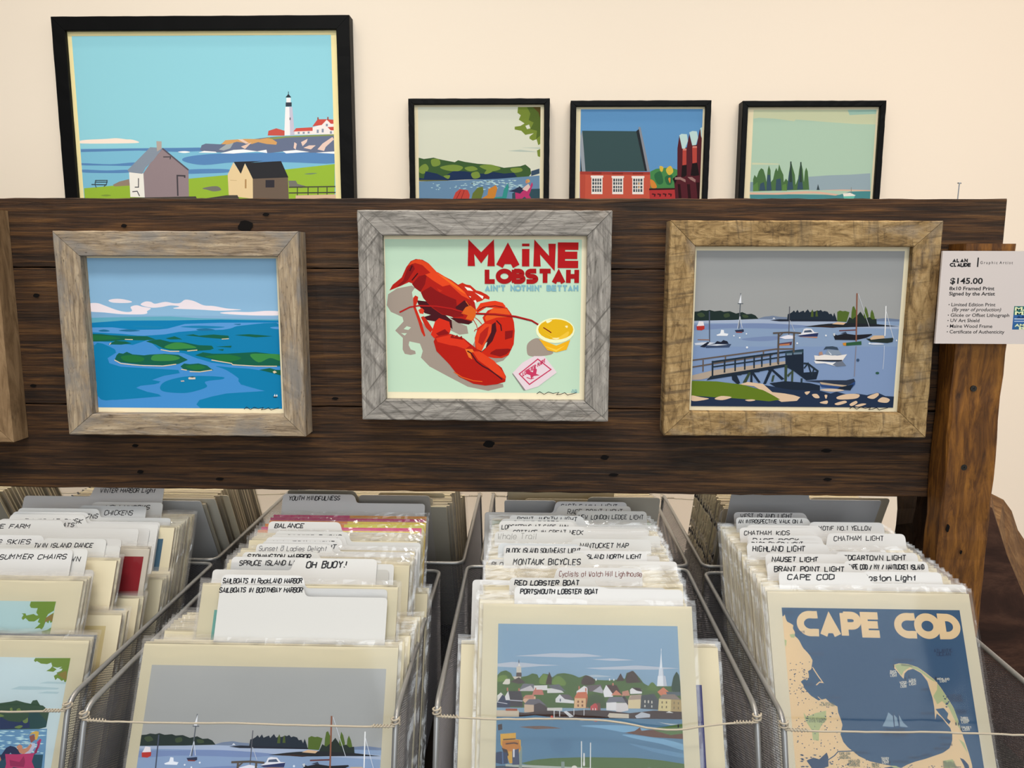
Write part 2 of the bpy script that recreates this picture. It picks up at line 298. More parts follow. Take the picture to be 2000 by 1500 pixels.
# ------------------------------------------------------------------ printed pictures
import numpy as np
def homography(src, dst):
    A = []; b = []
    for (x, y), (u, v) in zip(src, dst):
        A += [[x, y, 1, 0, 0, 0, -u * x, -u * y], [0, 0, 0, x, y, 1, -v * x, -v * y]]; b += [u, v]
    return np.append(np.linalg.solve(np.array(A, float), np.array(b, float)), 1).reshape(3, 3)
def spline(P, k=4):
    n = len(P); out = []
    for i in range(n):
        a, b, c, d = P[i - 1], P[i], P[(i + 1) % n], P[(i + 2) % n]
        for j in range(k):
            t = j / k
            out.append(tuple(.5 * (2 * b[q] + (c[q] - a[q]) * t + (2 * a[q] - 5 * b[q] + 4 * c[q] - d[q]) * t * t + (3 * b[q] - a[q] - 3 * c[q] + d[q]) * t ** 3) for q in (0, 1)))
    return out
def picture(mb, data, quad, W, H, Hq=None, x0=0.0, z0=0.0, y0=0.0, gain=1.0, step=5e-6, over=0.0):
    """draws flat inks into mb.  Sheet coordinates in data are mapped from quad (tl, tr, br, bl) to a W x Hq picture whose top left
    corner is (x0, z0); everything is trimmed to W x H.  The picture faces -y."""
    Hq = Hq or H
    Hm = homography(quad, [(0, 0), (W, 0), (W, -Hq), (0, -Hq)])
    def mp(x, y):
        v = Hm @ np.array([x, y, 1.0]); return (v[0] / v[2], v[1] / v[2])
    layer = [0]
    def emit(P, col, up=0):
        P = [(min(max(a, -over), W + over), min(max(b, -H - over), over)) for a, b in P]
        Q = [p for i, p in enumerate(P) if abs(p[0] - P[i - 1][0]) + abs(p[1] - P[i - 1][1]) > 1e-6]
        if len(Q) < 3: return
        ar = sum(Q[i - 1][0] * Q[i][1] - Q[i][0] * Q[i - 1][1] for i in range(len(Q)))
        if abs(ar) < 1e-10: return
        if ar < 0: Q = Q[::-1]
        y = y0 - step * (layer[0] + up * .35)
        mb.face([(x0 + a, y, z0 + b) for a, b in Q], col)
    for ln in data.strip().split('\n'):
        ln = ln.strip()
        if not ln: continue
        layer[0] += 2 if '|' in ln else 1
        txt = None
        if '|' in ln: ln, txt = ln.split('|')
        t, ch, *a = ln.split(); col = rgb(ch, gain); a = [float(q) for q in a]
        if t == 'b': emit([(0, 0), (W, 0), (W, -H), (0, -H)], col); continue
        if t in 'ps':
            P = [(a[i], a[i + 1]) for i in range(0, len(a) - 1, 2)]
            if t == 's': P = spline(P)
            emit([mp(*p) for p in P], col)
        elif t == 'k':
            w = a[0]; P = [mp(a[i], a[i + 1]) for i in range(1, len(a) - 1, 2)]
            e = mp(a[1] + w, a[2]); wl = math.hypot(e[0] - P[0][0], e[1] - P[0][1])
            for q in ribbon(P, wl): emit([(v.x, v.y) for v in q], col)
        elif t == 'r':      # upright rectangles x0 y0 x1 y1
            for i in range(0, len(a) - 3, 4):
                emit([mp(a[i], a[i + 1]), mp(a[i + 2], a[i + 1]), mp(a[i + 2], a[i + 3]), mp(a[i], a[i + 3])], col)
        elif t == 'o':      # ovals cx cy rx ry
            for i in range(0, len(a) - 3, 4):
                emit([mp(a[i] + a[i + 2] * math.cos(q / 20 * 2 * math.pi), a[i + 1] + a[i + 3] * math.sin(q / 20 * 2 * math.pi)) for q in range(20)], col)
        elif t == 'd':      # scattered dashes n x0 y0 x1 y1 length height
            r = random.Random(int(a[0]) * 13 + int(a[1])); n, xa, ya, xb, yb, le, he = a
            for _ in range(int(n)):
                x, y, l = r.uniform(xa, xb), r.uniform(ya, yb), le * r.uniform(.4, 1.2)
                emit([mp(x, y), mp(x + l * .5, y - he * .4), mp(x + l, y), mp(x + l * .6, y + he * .6)], col)
        elif t in 'tfh':    # text x y x2 y2 height weight
            xa, ya, xb, yb, h, w = a
            p, q, e, g = mp(xa, ya), mp(xb, yb), mp(xa, ya - h), mp(xa + w, ya)
            le = math.hypot(q[0] - p[0], q[1] - p[1]); hh = math.hypot(e[0] - p[0], e[1] - p[1]); ww = math.hypot(g[0] - p[0], g[1] - p[1])
            rot = (q[1] - p[1]) / max(q[0] - p[0], 1e-6)
            for f in put_text(txt, p[0], p[1], q[0], hh, ww, FAT if t == 'f' else G, .12 if t == 'h' else 0, rot=rot):
                emit([(v.x, v.y) for v in f[0]], col, f[1])
    return layer[0]
A_LIGHT = '''
b 93d3e2
s fbeadb 237 853 290 846 400 842 460 838 520 845 560 848 602 864 540 870 240 869
p 7fc0dc 240 900 1800 900 1803 1218 262 1210
p 5b88bb 243 905 560 902 970 899 1100 905 1100 918 840 925 600 915 243 922
s 5b8abf 245 990 420 998 560 988 640 990 560 1008 400 1006 247 1003
s 5b8abf 248 1030 400 1036 540 1033 540 1050 400 1052 250 1047
s 5b8abf 880 960 1000 942 1200 935 1800 938 1800 1000 1500 992 1200 990 1000 1006 880 985
s 5b8abf 880 1036 1020 1030 1150 1034 1150 1052 1000 1058 880 1058
p 6a7590 975 915 985 885 1010 875 1100 880 1140 855 1300 850 1380 840 1450 835 1640 828 1790 825 1795 935 1650 935 1500 925 1400 935 1250 915 1100 930 1000 925
p a5aeb2 1090 912 1150 870 1180 872 1160 905 1120 918
p d6a367 1105 880 1130 855 1250 848 1340 850 1400 840 1445 870 1440 885 1380 880 1330 868 1290 880 1200 865 1150 880
p e9cbb9 1205 850 1235 850 1275 875 1255 878
p e9cbb9 1225 895 1290 870 1250 910
p 8a9a58 1380 845 1460 836 1640 828 1790 823 1790 832 1500 842 1430 852
p e9cdc0 1550 870 1565 880 1558 915 1545 905
p e9cdc0 1590 870 1630 850 1625 870 1600 895
p e9cdc0 1605 905 1640 890 1680 890 1650 915
p e9cdc0 1690 915 1720 880 1780 840 1795 855 1740 900 1730 925
p ffffff 965 930 1000 920 1070 925 1080 932
p ffffff 1100 935 1180 915 1240 912 1330 925 1180 937
p ffffff 1320 925 1380 915 1385 935
p ffffff 1480 925 1560 918 1640 930 1500 938
p ffffff 1680 935 1795 928 1795 942
s ffffff 840 925 880 920 915 926 880 932
p f3f0f2 1494 655 1536 655 1552 828 1488 828
p c6c3d6 1518 655 1536 655 1552 828 1524 828
p 3a4350 1496 628 1532 628 1532 653 1496 653
p f3f0f2 1500 600 1526 600 1526 628 1500 628
p 2f3a45 1494 598 1512 576 1530 598
k 2f3a45 4 1512 580 1512 562
r 50505a 1520 720 1526 735
p c9584e 1388 828 1392 800 1440 785 1490 800 1490 830
p f0e8e6 1550 805 1660 800 1660 825 1550 825
p d0584e 1543 805 1560 785 1660 780 1660 802
r 8a93a8 1570 808 1582 820 1600 808 1612 820 1630 806 1642 818
p f1eae8 1660 780 1715 765 1745 735 1790 740 1790 824 1660 824
p cc5248 1658 775 1690 732 1745 732 1790 735 1790 760 1770 760 1745 735 1715 767 1690 770
p cc5248 1750 780 1790 778 1790 800 1770 800
r 8a93a8 1685 795 1697 815 1715 790 1727 812 1740 760 1752 775 1765 805 1777 820
k 9a5048 8 1692 735 1692 720
k 9a5048 8 1752 735 1752 718
p 98bb3d 262 1145 440 1130 560 1128 900 1090 1145 1068 1510 1035 1800 1005 1803 1700 262 1700
p 968474 440 1125 480 1105 540 1090 545 1130 450 1135
s 77776f 990 1150 1040 1138 1085 1138 1105 1160 1060 1168 1020 1158
p 77776f 1515 1105 1560 1105 1570 1125 1620 1138 1600 1150 1520 1145
s 77906a 1610 1065 1650 1058 1690 1060 1650 1068
s 7f9a40 365 1190 400 1184 430 1190 400 1196
p f1efe8 540 1045 628 1055 637 1203 548 1200
p 95858a 628 1055 665 1000 745 905 905 1035 908 1203 637 1205
p 8a96a6 530 1035 670 895 745 900 690 975 640 1020 622 1058 540 1048
p b5a9a2 708 858 740 860 740 905 712 922
k 5b5560 9 745 903 905 1036
k 48444a 9 840 1195 836 1070 882 1072 882 1084
k 48444a 6 750 955 795 955 792 970
k 55555a 6 598 1085 598 1140 575 1140
k 55555a 6 560 1168 590 1165 605 1195
p e9d0a2 1145 1065 1180 990 1225 1060 1248 995 1300 1090 1300 1215 1152 1195
p 6e5f53 1298 1090 1512 1085 1518 1218 1300 1218
p 2f3034 1250 995 1470 985 1515 1085 1298 1092
p 2f3034 1182 988 1360 983 1250 998 1225 1062
r 35333a 1376 1100 1430 1146
r b58f60 1250 1095 1260 1150
k d3b888 4 1160 1100 1200 1102
k 3f5058 6 308 1122 402 1124
k 3f5058 5 330 1097 408 1097
k 3f5058 5 328 1108 408 1108
k 3f5058 5 335 1095 330 1122 338 1142
k 3f5058 5 405 1095 400 1122 385 1135
k 4a4a40 7 1518 1145 1803 1142
k 4a4a40 7 1518 1180 1803 1178
k 4a4a40 6 1570 1145 1570 1212
k 4a4a40 6 1635 1145 1635 1212
k 4a4a40 6 1695 1143 1695 1212
k 4a4a40 6 1750 1143 1750 1212
p d8b89a 1560 1195 1803 1190 1803 1230 1560 1225
p 4a4540 545 1205 950 1198 960 1218 545 1216
p 4a4540 1140 1192 1205 1192 1215 1212 980 1220 1000 1212
p 8f8f7a 262 1240 1803 1240 1803 1700 262 1700
'''
B_LAKE = '''
b dfe2d0
p bccabf 660 422 740 415 850 430 740 428
p bccabf 740 402 860 402 860 410
p 7a8e38 725 155 862 155 860 380 848 388 838 352 815 360 795 348 795 335 820 315 770 325 745 300 705 292 705 275 740 270 765 255 730 232 742 205 722 190
p 566b2c 780 155 862 155 862 330 835 350 840 300 800 290 820 250 790 235 800 195
p dfe2d0 770 270 792 262 800 285 780 290
p 59491f 815 155 862 155 862 230 850 190
p 7a8e38 840 420 860 410 860 460 845 455
p 3f5f36 118 462 150 470 210 462 260 475 340 490 360 478 400 488 480 500 560 505 640 525 740 515 770 505 800 530 805 560 790 580 600 592 400 595 300 602 118 604
p 3a5068 805 545 855 530 855 560 805 575
s 7c9642 195 475 240 470 250 505 205 515
s 7c9642 125 520 160 500 180 530 150 560 122 550
s 7c9642 250 520 330 505 390 520 360 545 290 540
s 7c9642 400 525 450 515 480 535 430 545
s 7c9642 490 515 560 505 620 530 560 545
s 7c9642 680 530 740 525 750 545 700 555
p 1f3458 120 585 150 590 160 545 230 560 270 580 330 545 400 545 470 560 520 560 580 550 640 560 700 555 720 580 600 594 400 597 300 602 120 600
s 7c9642 440 560 480 548 495 580 455 590
s 7c9642 520 560 545 530 570 545 545 560
s 7c9642 270 575 310 570 300 592
p 6d6f3c 120 598 300 600 300 608 120 606
p 6c90b2 118 608 400 600 600 592 855 572 858 1100 122 1100
d c9ecee 70 420 600 730 660 34 5
d c9ecee 20 170 620 420 670 20 4
p 34525e 690 680 740 655 858 652 858 800 690 800
p c4483f 325 722 345 675 370 655 420 660 432 690 425 735 330 735
k 8a2a2a 4 345 725 375 665
k 8a2a2a 4 375 725 398 662
p 6a7838 440 722 450 680 480 645 512 640 516 670 495 735 442 735
p cf8838 500 715 540 690 545 655 590 630 600 650 578 735 515 735
p 35958f 580 705 630 700 640 655 665 618 668 650 650 735 582 735
p bf3a72 708 672 715 656 790 655 810 612 816 628 792 690 812 722 800 735 765 700 722 735 712 735
p 2c3550 668 668 705 655 735 638 765 655 738 682 700 672
p e5c9c2 765 640 788 622 800 642 780 668 750 655
o d8a55c 785 605 13 11
p c98a6a 770 605 784 602 782 622 772 618
p 5c7a48 122 800 858 800 858 1100 122 1100
'''
C_BRICK = '''
b 6299cc
p 3a5356 105 272 418 275 470 498 125 500 100 500
p 2a3a40 97 400 104 400 110 500 97 500
p 9aa3ad 97 300 105 272 110 320 125 500 105 500 97 410
p 252a30 408 275 425 260 472 495 458 498
p 8b919c 420 252 432 252 486 500 470 498
p c95a47 93 503 487 503 485 1100 92 1100
p bd5040 93 520 125 520 118 1100 92 1100
p a84036 93 500 487 502 487 518 93 518
r 8a3028 160 505 215 516 275 507 335 516 390 507 448 516
r f3ede8 155 523 225 534 272 525 341 536 384 525 455 536
r f3ede8 159 530 221 627 276 530 337 627 388 530 451 627
r 4a535c 164 540 214 614 281 540 330 614 393 540 444 614
r f3ede8 175 536 179 615 188 536 192 615 201 536 205 615 292 536 296 615 304 536 308 615 316 536 320 615 404 536 408 615 416 536 420 615 429 536 433 615
r f3ede8 160 556 220 560 160 574 220 580 160 594 220 598 277 556 336 560 277 574 336 580 277 594 336 598 389 556 450 560 389 574 450 580 389 594 450 598
r d8a060 422 562 428 574 422 582 428 594
p 4a8a50 488 595 488 500 520 485 560 480 600 478 640 490 640 600 488 600
s 2f6a45 510 520 545 500 560 560 530 570
s 2f6a45 570 530 610 520 605 570 580 570
s d9bb4a 575 490 600 468 616 500 592 520
s d9bb4a 540 470 560 475 555 500 543 495
s d98a3a 488 545 510 555 525 588 495 590
s d98a3a 588 540 600 535 598 565
p b5383a 482 595 640 592 640 1100 482 1100
p 3a1a20 482 594 640 591 640 600 482 604
k 4a1a20 7 498 625 515 628 512 640
k 4a1a20 7 528 625 545 628 542 640
k 4a1a20 7 558 624 575 627 572 639
k 4a1a20 7 588 624 605 627 602 639
p 54202a 620 540 638 520 638 370 648 300 668 375 690 365 703 290 720 355 745 350 760 270 778 250 778 1100 624 1100
p c0dedd 648 298 660 290 690 292 696 330 680 372 664 372
p c0dedd 703 282 720 274 745 276 752 312 740 352 720 354
p c0dedd 764 258 778 252 778 315 768 300
p b8483f 667 378 688 375 688 462 666 466
p b8483f 720 362 746 358 746 450 722 454
r d9887a 668 372 688 382 722 358 746 368
p 1c1216 664 465 690 462 690 520 676 530 660 530
p 1c1216 720 455 748 450 760 520 730 525 712 522
p 1c1216 612 540 636 520 640 535 626 570
p a07c78 625 532 655 530 684 545 684 560 655 545 625 545
p a07c78 695 530 720 530 740 545 738 560 712 545
p 2a1015 640 570 655 570 660 1100 644 1100
p 2a1015 692 570 708 570 712 1100 696 1100
p 2a1015 742 560 762 560 766 1100 748 1100
'''
D_SPRUCE = '''
b b4d2bd
p d0d8b4 1062 155 1590 155 1600 185 1752 180 1752 238 1640 236 1480 225 1300 210 1290 220 1180 205 1090 200 1062 205
p a3cabb 1590 160 1752 155 1752 178 1600 186
p d3d9b6 1053 452 1200 457 1215 462 1053 463
p 9ab0bb 1370 530 1480 522 1600 518 1713 510 1713 606 1370 604
p 7f9aa8 1042 560 1062 560 1062 612 1042 612
p 4c8f95 1040 626 1540 630 1600 612 1713 608 1712 1100 1040 1100
p e2bba5 1040 618 1180 620 1350 610 1430 612 1540 628 1520 634 1400 622 1200 630 1040 630
p e2bba5 1440 604 1560 600 1713 603 1713 609 1560 608
p 4f7448 1060 612 1060 545 1068 520 1080 535 1092 500 1105 483 1118 490 1130 530 1135 560 1142 490 1149 466 1158 495 1160 560 1172 545 1182 500 1190 480 1198 500 1206 460 1216 490 1230 520 1232 560 1244 540 1255 555 1262 500 1272 442 1282 480 1294 520 1298 575 1312 540 1318 490 1328 446 1338 490 1344 560 1350 500 1357 478 1366 500 1374 602
p 3c5568 1100 570 1120 560 1130 608 1095 608
p 3c5568 1140 520 1155 520 1165 608 1135 608
p 3c5568 1190 545 1215 540 1220 608 1186 608
p 3c5568 1262 500 1276 500 1285 600 1250 605
p 3c5568 1318 520 1332 520 1340 600 1306 602
p 33483f 1268 445 1275 445 1278 560 1264 560
p 33483f 1324 448 1331 448 1334 560 1320 560
p 5f8a4a 1060 580 1085 560 1090 610 1060 612
p 5f8a4a 1225 575 1245 570 1250 608 1222 608
p 3a4a50 1415 603 1423 570 1432 603
p f3efe6 1560 622 1600 618 1632 632 1610 642 1566 640
p 6ec6b6 1562 638 1628 636 1618 656 1570 656
k 8a8a80 3 1607 588 1607 622
p 2f4650 1565 654 1615 654 1600 662 1572 662
'''
E_ISLES = '''
b 92bddd
s 8ab3d6 330 600 560 625 900 630 1655 640 1655 660 340 650
s f6e9ee 335 545 390 543 440 560 520 590 590 605 630 598 620 570 660 558 700 568 760 580 735 600 735 615 690 622 560 620 440 608 335 600 300 570
s f6e9ee 465 525 500 514 560 515 628 532 600 542 500 540
s f6e9ee 690 555 720 533 760 535 790 548 860 535 920 545 965 542 1000 520 1060 530 1130 560 1200 565 1290 582 1395 592 1240 598 1100 590 920 582 960 568 900 560 830 572 760 575
s f6e9ee 1245 612 1330 605 1450 608 1570 600 1680 606 1680 630 1500 632 1300 622
p 62acc2 340 645 600 640 900 637 1100 650 1660 660 1660 700 340 700
p 0a7fb5 345 680 560 665 900 665 1100 662 1250 660 1660 668 1700 1290 400 1270
p 5a9ad8 350 712 500 712 640 730 820 728 880 722 1000 690 1240 682 1670 682 1670 700 1450 698 1300 730 1100 735 960 745 860 762 700 772 560 757 350 745
s 1681b2 630 705 700 700 860 710 780 718
s 1681b2 970 710 1100 702 1280 712 1150 722
s 1f6f9a 400 735 440 726 480 738 430 742
s 1f6f9a 540 735 600 726 690 735 620 742
s 1f6f9a 1080 728 1150 722 1210 732 1120 738
s 1f6f9a 1340 692 1390 690 1380 698
s 0f7fb0 960 760 1100 740 1230 735 1320 722 1400 702 1700 695 1700 880 1400 890 1180 790 1000 800
s 5a9ad8 1600 715 1670 712 1670 728 1620 725
p 0a7fb0 350 760 700 770 900 775 1180 800 1330 880 1670 880 1670 1290 400 1270
p 4590d2 365 805 480 815 640 835 745 800 830 870 1000 895 1090 930 1190 960 1380 985 1672 992 1672 1040 1600 1050 1550 1030 1480 1045 1385 1060 1380 1090 1400 1115 1480 1130 1568 1160 1300 1175 1200 1195 1110 1220 1090 1250 1120 1290 402 1270 400 1190 520 1215 680 1205 850 1192 760 1165 670 1132 700 1118 800 1108 840 1090 780 1078 860 1050 970 1032 960 1010 800 1000 560 985 480 960 468 925 530 885 440 870 365 830
s 0a7fb0 1000 800 1240 850 1330 862 1150 868 1000 850
s 0a7fb0 1220 985 1290 1010 1380 1070 1400 1110 1490 1140 1650 1180 1690 1180 1690 1060 1500 1010 1330 995
s 0a7fb0 835 1130 870 1090 980 1060 1100 1052 1265 1060 1268 1076 1150 1092 1160 1130 1050 1165 960 1170 860 1158
s 0a7fb0 370 840 500 855 520 890 465 920 480 965 560 990 800 1005 930 1015 960 1030 800 1060 780 1085 830 1100 700 1115 600 1125 700 1150 840 1185 680 1200 540 1212 400 1180
p 13604a 355 757 420 758 480 765 600 772 740 775 800 797 720 803 600 800 480 808 355 810
p 1f6f3e 360 765 480 772 560 790 420 800 358 800
p 13604a 470 830 520 805 590 810 632 823 560 832
p 13604a 730 810 780 800 830 797 900 815 1000 818 1100 838 1190 842 1205 862 1180 872 1050 880 900 870 850 858 800 832
s 3b8b46 860 850 930 820 1000 825 1085 855 1000 862 920 866
p 13604a 868 790 930 775 985 797 900 797
p 13604a 1005 768 1060 762 1100 772 1200 764 1305 773 1312 786 1280 796 1150 785
p 13604a 1350 768 1450 763 1540 770 1615 778 1500 785
p 13604a 1220 848 1330 843 1325 856
p 13604a 1230 870 1275 866 1270 878
p 13604a 518 935 530 905 545 890 575 895 600 882 640 900 720 907 760 902 860 897 960 905 1025 940 960 968 850 977 700 972 560 955
s 3b8b46 770 925 800 903 900 905 970 925 920 945 790 945
s 22733c 560 915 640 905 720 925 700 950 600 950
p 13604a 975 985 1000 965 1040 970 1100 965 1160 980 1185 1000 1205 1012 1100 1022 1000 1008
s 22733c 1010 985 1100 975 1150 995 1080 1010
p 13604a 1075 908 1130 888 1200 898 1300 898 1500 888 1600 900 1670 905 1672 985 1500 982 1350 972 1200 938
s 3b8b46 1460 905 1560 900 1670 908 1672 950 1600 930 1520 960
s 22733c 1150 915 1300 905 1400 930 1300 955 1200 930
p 13604a 1525 1012 1600 1000 1640 1012 1680 1015 1680 1052 1600 1030
k e9d0ab 6 835 868 900 880 965 880
k e9d0ab 6 1020 878 1090 872
k e9d0ab 6 515 938 560 962 640 972 720 978 850 982 945 970
k e9d0ab 6 1040 1022 1110 1024 1195 1012
k e9d0ab 6 980 1005 1020 1012
k e9d0ab 6 1190 942 1330 966 1340 976 1500 986 1650 988
k e9d0ab 5 478 832 490 818
k e9d0ab 5 585 795 640 797
k e9d0ab 5 1260 796 1310 794
p e9d0ab 1620 1025 1635 1018 1650 1030 1630 1038
p d8cfc0 1030 1066 1040 1058 1080 1062 1080 1075 1035 1076
p 35505a 1035 1060 1060 1054 1080 1060 1060 1064
p c9b8b0 978 1084 1000 1082 1005 1090 982 1092
p f0f0ee 1630 1198 1638 1180 1642 1198
p f0f0ee 1644 1198 1652 1182 1658 1198
p 2a3038 1624 1198 1658 1198 1650 1206 1630 1206
'''
F_LOB = '''
b c2dcc2
p a09286 262 690 270 615 330 575 430 555 452 570 432 600 440 650 455 690 500 800 560 860 590 900 600 980 700 1080 740 1150 860 1215 1060 1220 1064 1242 960 1268 820 1240 680 1168 560 1105 500 1045 512 1000 492 950 420 935 415 960 430 990 460 1000 465 1020 430 1028 390 1020 375 990 375 912 322 862 378 800 370 770 290 735
p c2dcc2 380 852 400 832 430 840 412 858
p c2dcc2 362 880 402 880 388 896
p a09286 690 780 810 830 820 880 760 888 680 850
p a09286 850 960 868 925 1000 1040 1092 1028 1060 1062 1010 1078 900 1000
s a09286 1220 1000 1225 945 1280 908 1330 930 1400 1010 1290 1032 1235 1028
p c32a14 740 550 775 533 800 545 830 550 870 585 900 592 945 615 962 630 960 648 930 640 910 655 860 672 820 640
p ecece0 790 560 830 570 850 590 810 585
p ecece0 860 600 920 625 915 645 880 615
p ecece0 815 622 835 628 830 640
p ecece0 845 660 865 650 875 665 855 678
p 46111a 465 655 530 662 560 690 640 750 600 765 520 742 480 690
p 46111a 510 770 560 755 650 745 705 790 712 850 660 810 540 790
p c22a16 440 640 455 622 475 632 472 660 458 700 500 800 528 895 520 903 500 870 478 800 445 710
p d8381c 478 722 500 706 518 722 512 748 488 745
p c22a16 495 770 515 762 545 800 578 850 565 875 530 840
p b01c12 278 590 300 550 360 500 390 430 420 388 455 373 500 378 540 400 560 430 600 462 650 490 700 515 750 550 790 592 860 665 872 720 850 790 822 815 760 805 700 762 640 752 570 705 510 640 490 590 488 562 445 560 432 540 410 532 350 560
p 861012 330 560 372 520 395 450 432 400 450 440 402 520 360 555
p 861012 432 545 478 490 532 478 520 545 490 598 450 570
p 861012 492 600 560 560 600 590 660 620 735 650 740 700 790 762 720 770 640 748 570 700 510 640
p e2451c 400 420 430 385 480 374 545 404 598 460 565 475 500 415 450 400
p e2451c 520 480 560 465 605 462 700 520 790 592 830 650 770 620 690 548 640 560 575 520
p ee6a22 600 470 660 500 760 570 800 612 760 590 680 530
p c32a14 600 570 640 590 620 600
k 3a0a10 8 430 420 415 455
k 3a0a10 8 470 470 430 520
p 46111a 730 700 790 652 835 690 780 745 740 720
p 46111a 692 772 770 778 850 800 822 818 750 808
p d9601c 770 742 800 700 832 688 872 720 868 760 850 792 800 780 815 755
p e03a18 868 722 900 672 960 660 1000 655 1052 668 1070 690 1072 705 1000 705 940 700 880 740
k 6a1014 6 880 725 920 700 1000 690 1060 700
p c9260f 915 770 950 722 1005 700 1080 700 1112 745 1130 800 1136 860 1130 950 1095 1025 1050 1045 1000 1045 930 1032 900 1005 870 980 864 910 885 840 930 805
p e2561e 930 770 985 705 1080 708 1105 745 1080 765 1010 770 940 795
p 8c1010 1070 862 1125 855 1120 905 1070 920
p 8c1010 975 1005 1010 985 1090 980 1115 985 1080 1020 1040 1035 970 1018
k 46111a 9 1010 790 1040 820 1046 860
p 46111a 880 990 930 940 958 890 975 820 1005 800 1012 860 985 930 930 990 905 1010
p c2dcc2 912 1000 925 955 950 935 940 975
p e0431c 864 935 880 865 930 812 980 815 975 870 945 930 912 1000 880 985
p b32015 888 940 900 880 940 840 960 830 950 890 915 960
p d42c16 565 888 592 800 620 775 690 800 700 850 692 882 620 905 590 915
p 8c1010 600 880 660 850 692 880 625 903
p b21a0e 585 935 600 900 650 890 700 882 790 912 850 960 900 1000 960 1040 1050 1110 1080 1170 1075 1205 1020 1222 940 1232 860 1220 760 1172 690 1085 605 1000
p da341a 600 912 700 888 785 915 832 962 800 985 740 965 700 960 612 938
p 8e1210 700 900 715 885 725 905 745 888 755 910 775 895 785 922 700 910
p e0401c 850 1000 900 1000 1000 1065 1070 1150 1078 1190 1010 1150 960 1110 890 1060
p e8762a 800 985 850 985 860 1005 835 1010 850 1055 825 1040
k 46111a 9 815 998 840 1012 880 1070 920 1100 960 1120 1010 1155 1055 1190
k e8641f 5 725 1140 780 1175 860 1200 920 1205
k b01a18 10 350 738 420 702 480 692 600 695 700 710 780 732
k b01a18 10 870 742 1000 745 1140 760 1250 787 1330 835 1385 870
k 7a0f14 5 870 748 1000 752 1140 767 1250 793 1330 840 1385 872
k c03020 5 850 780 875 820 885 860
k c03020 5 865 770 890 790 912 815
k c03020 5 860 865 870 850 890 855
k d9601c 5 830 700 800 660
p f0b11c 1300 912 1420 958 1515 918 1490 985 1420 1003 1360 990
p f6cb48 1330 958 1420 985 1480 955 1420 1000
o f0f3c6 1412 855 132 86
o e3b31a 1415 848 120 70
s f0f3c6 1350 790 1390 785 1360 805
s f0c33c 1340 870 1420 905 1500 860 1490 900 1420 915
s f8e9b0 1478 825 1496 822 1492 838
s f8e9b0 1390 908 1440 905 1420 916
k 7a0f14 7 1330 835 1385 870
p 8a8580 1122 1150 1200 1262 1215 1262 1140 1145
p e6d3d9 1125 1145 1190 1075 1270 1030 1340 1030 1425 1140 1300 1235 1215 1262
k c83a60 8 1170 1152 1295 1050 1385 1120 1240 1222 1170 1152
t c83a60 1195 1165 1345 1072 24 6|LOBSTER MART
p c83a60 1225 1125 1262 1140 1270 1105 1290 1120 1285 1150 1310 1160 1270 1165 1250 1185 1245 1160 1215 1150
k c83a60 6 1220 1175 1250 1185 1270 1178
f b4161a 818 419 1564 419 156 50|MAiNE
f a51216 932 533 1562 530 90 32|LOBSTAH
f 7fb0bc 932 589 1564 585 40 11.5|AIN'T NOTHIN' BETTAH
t 7fb0bc 1530 1262 1562 1262 8 2|ALAN
t 7fb0bc 1525 1274 1566 1274 8 2|CLAUDE
'''
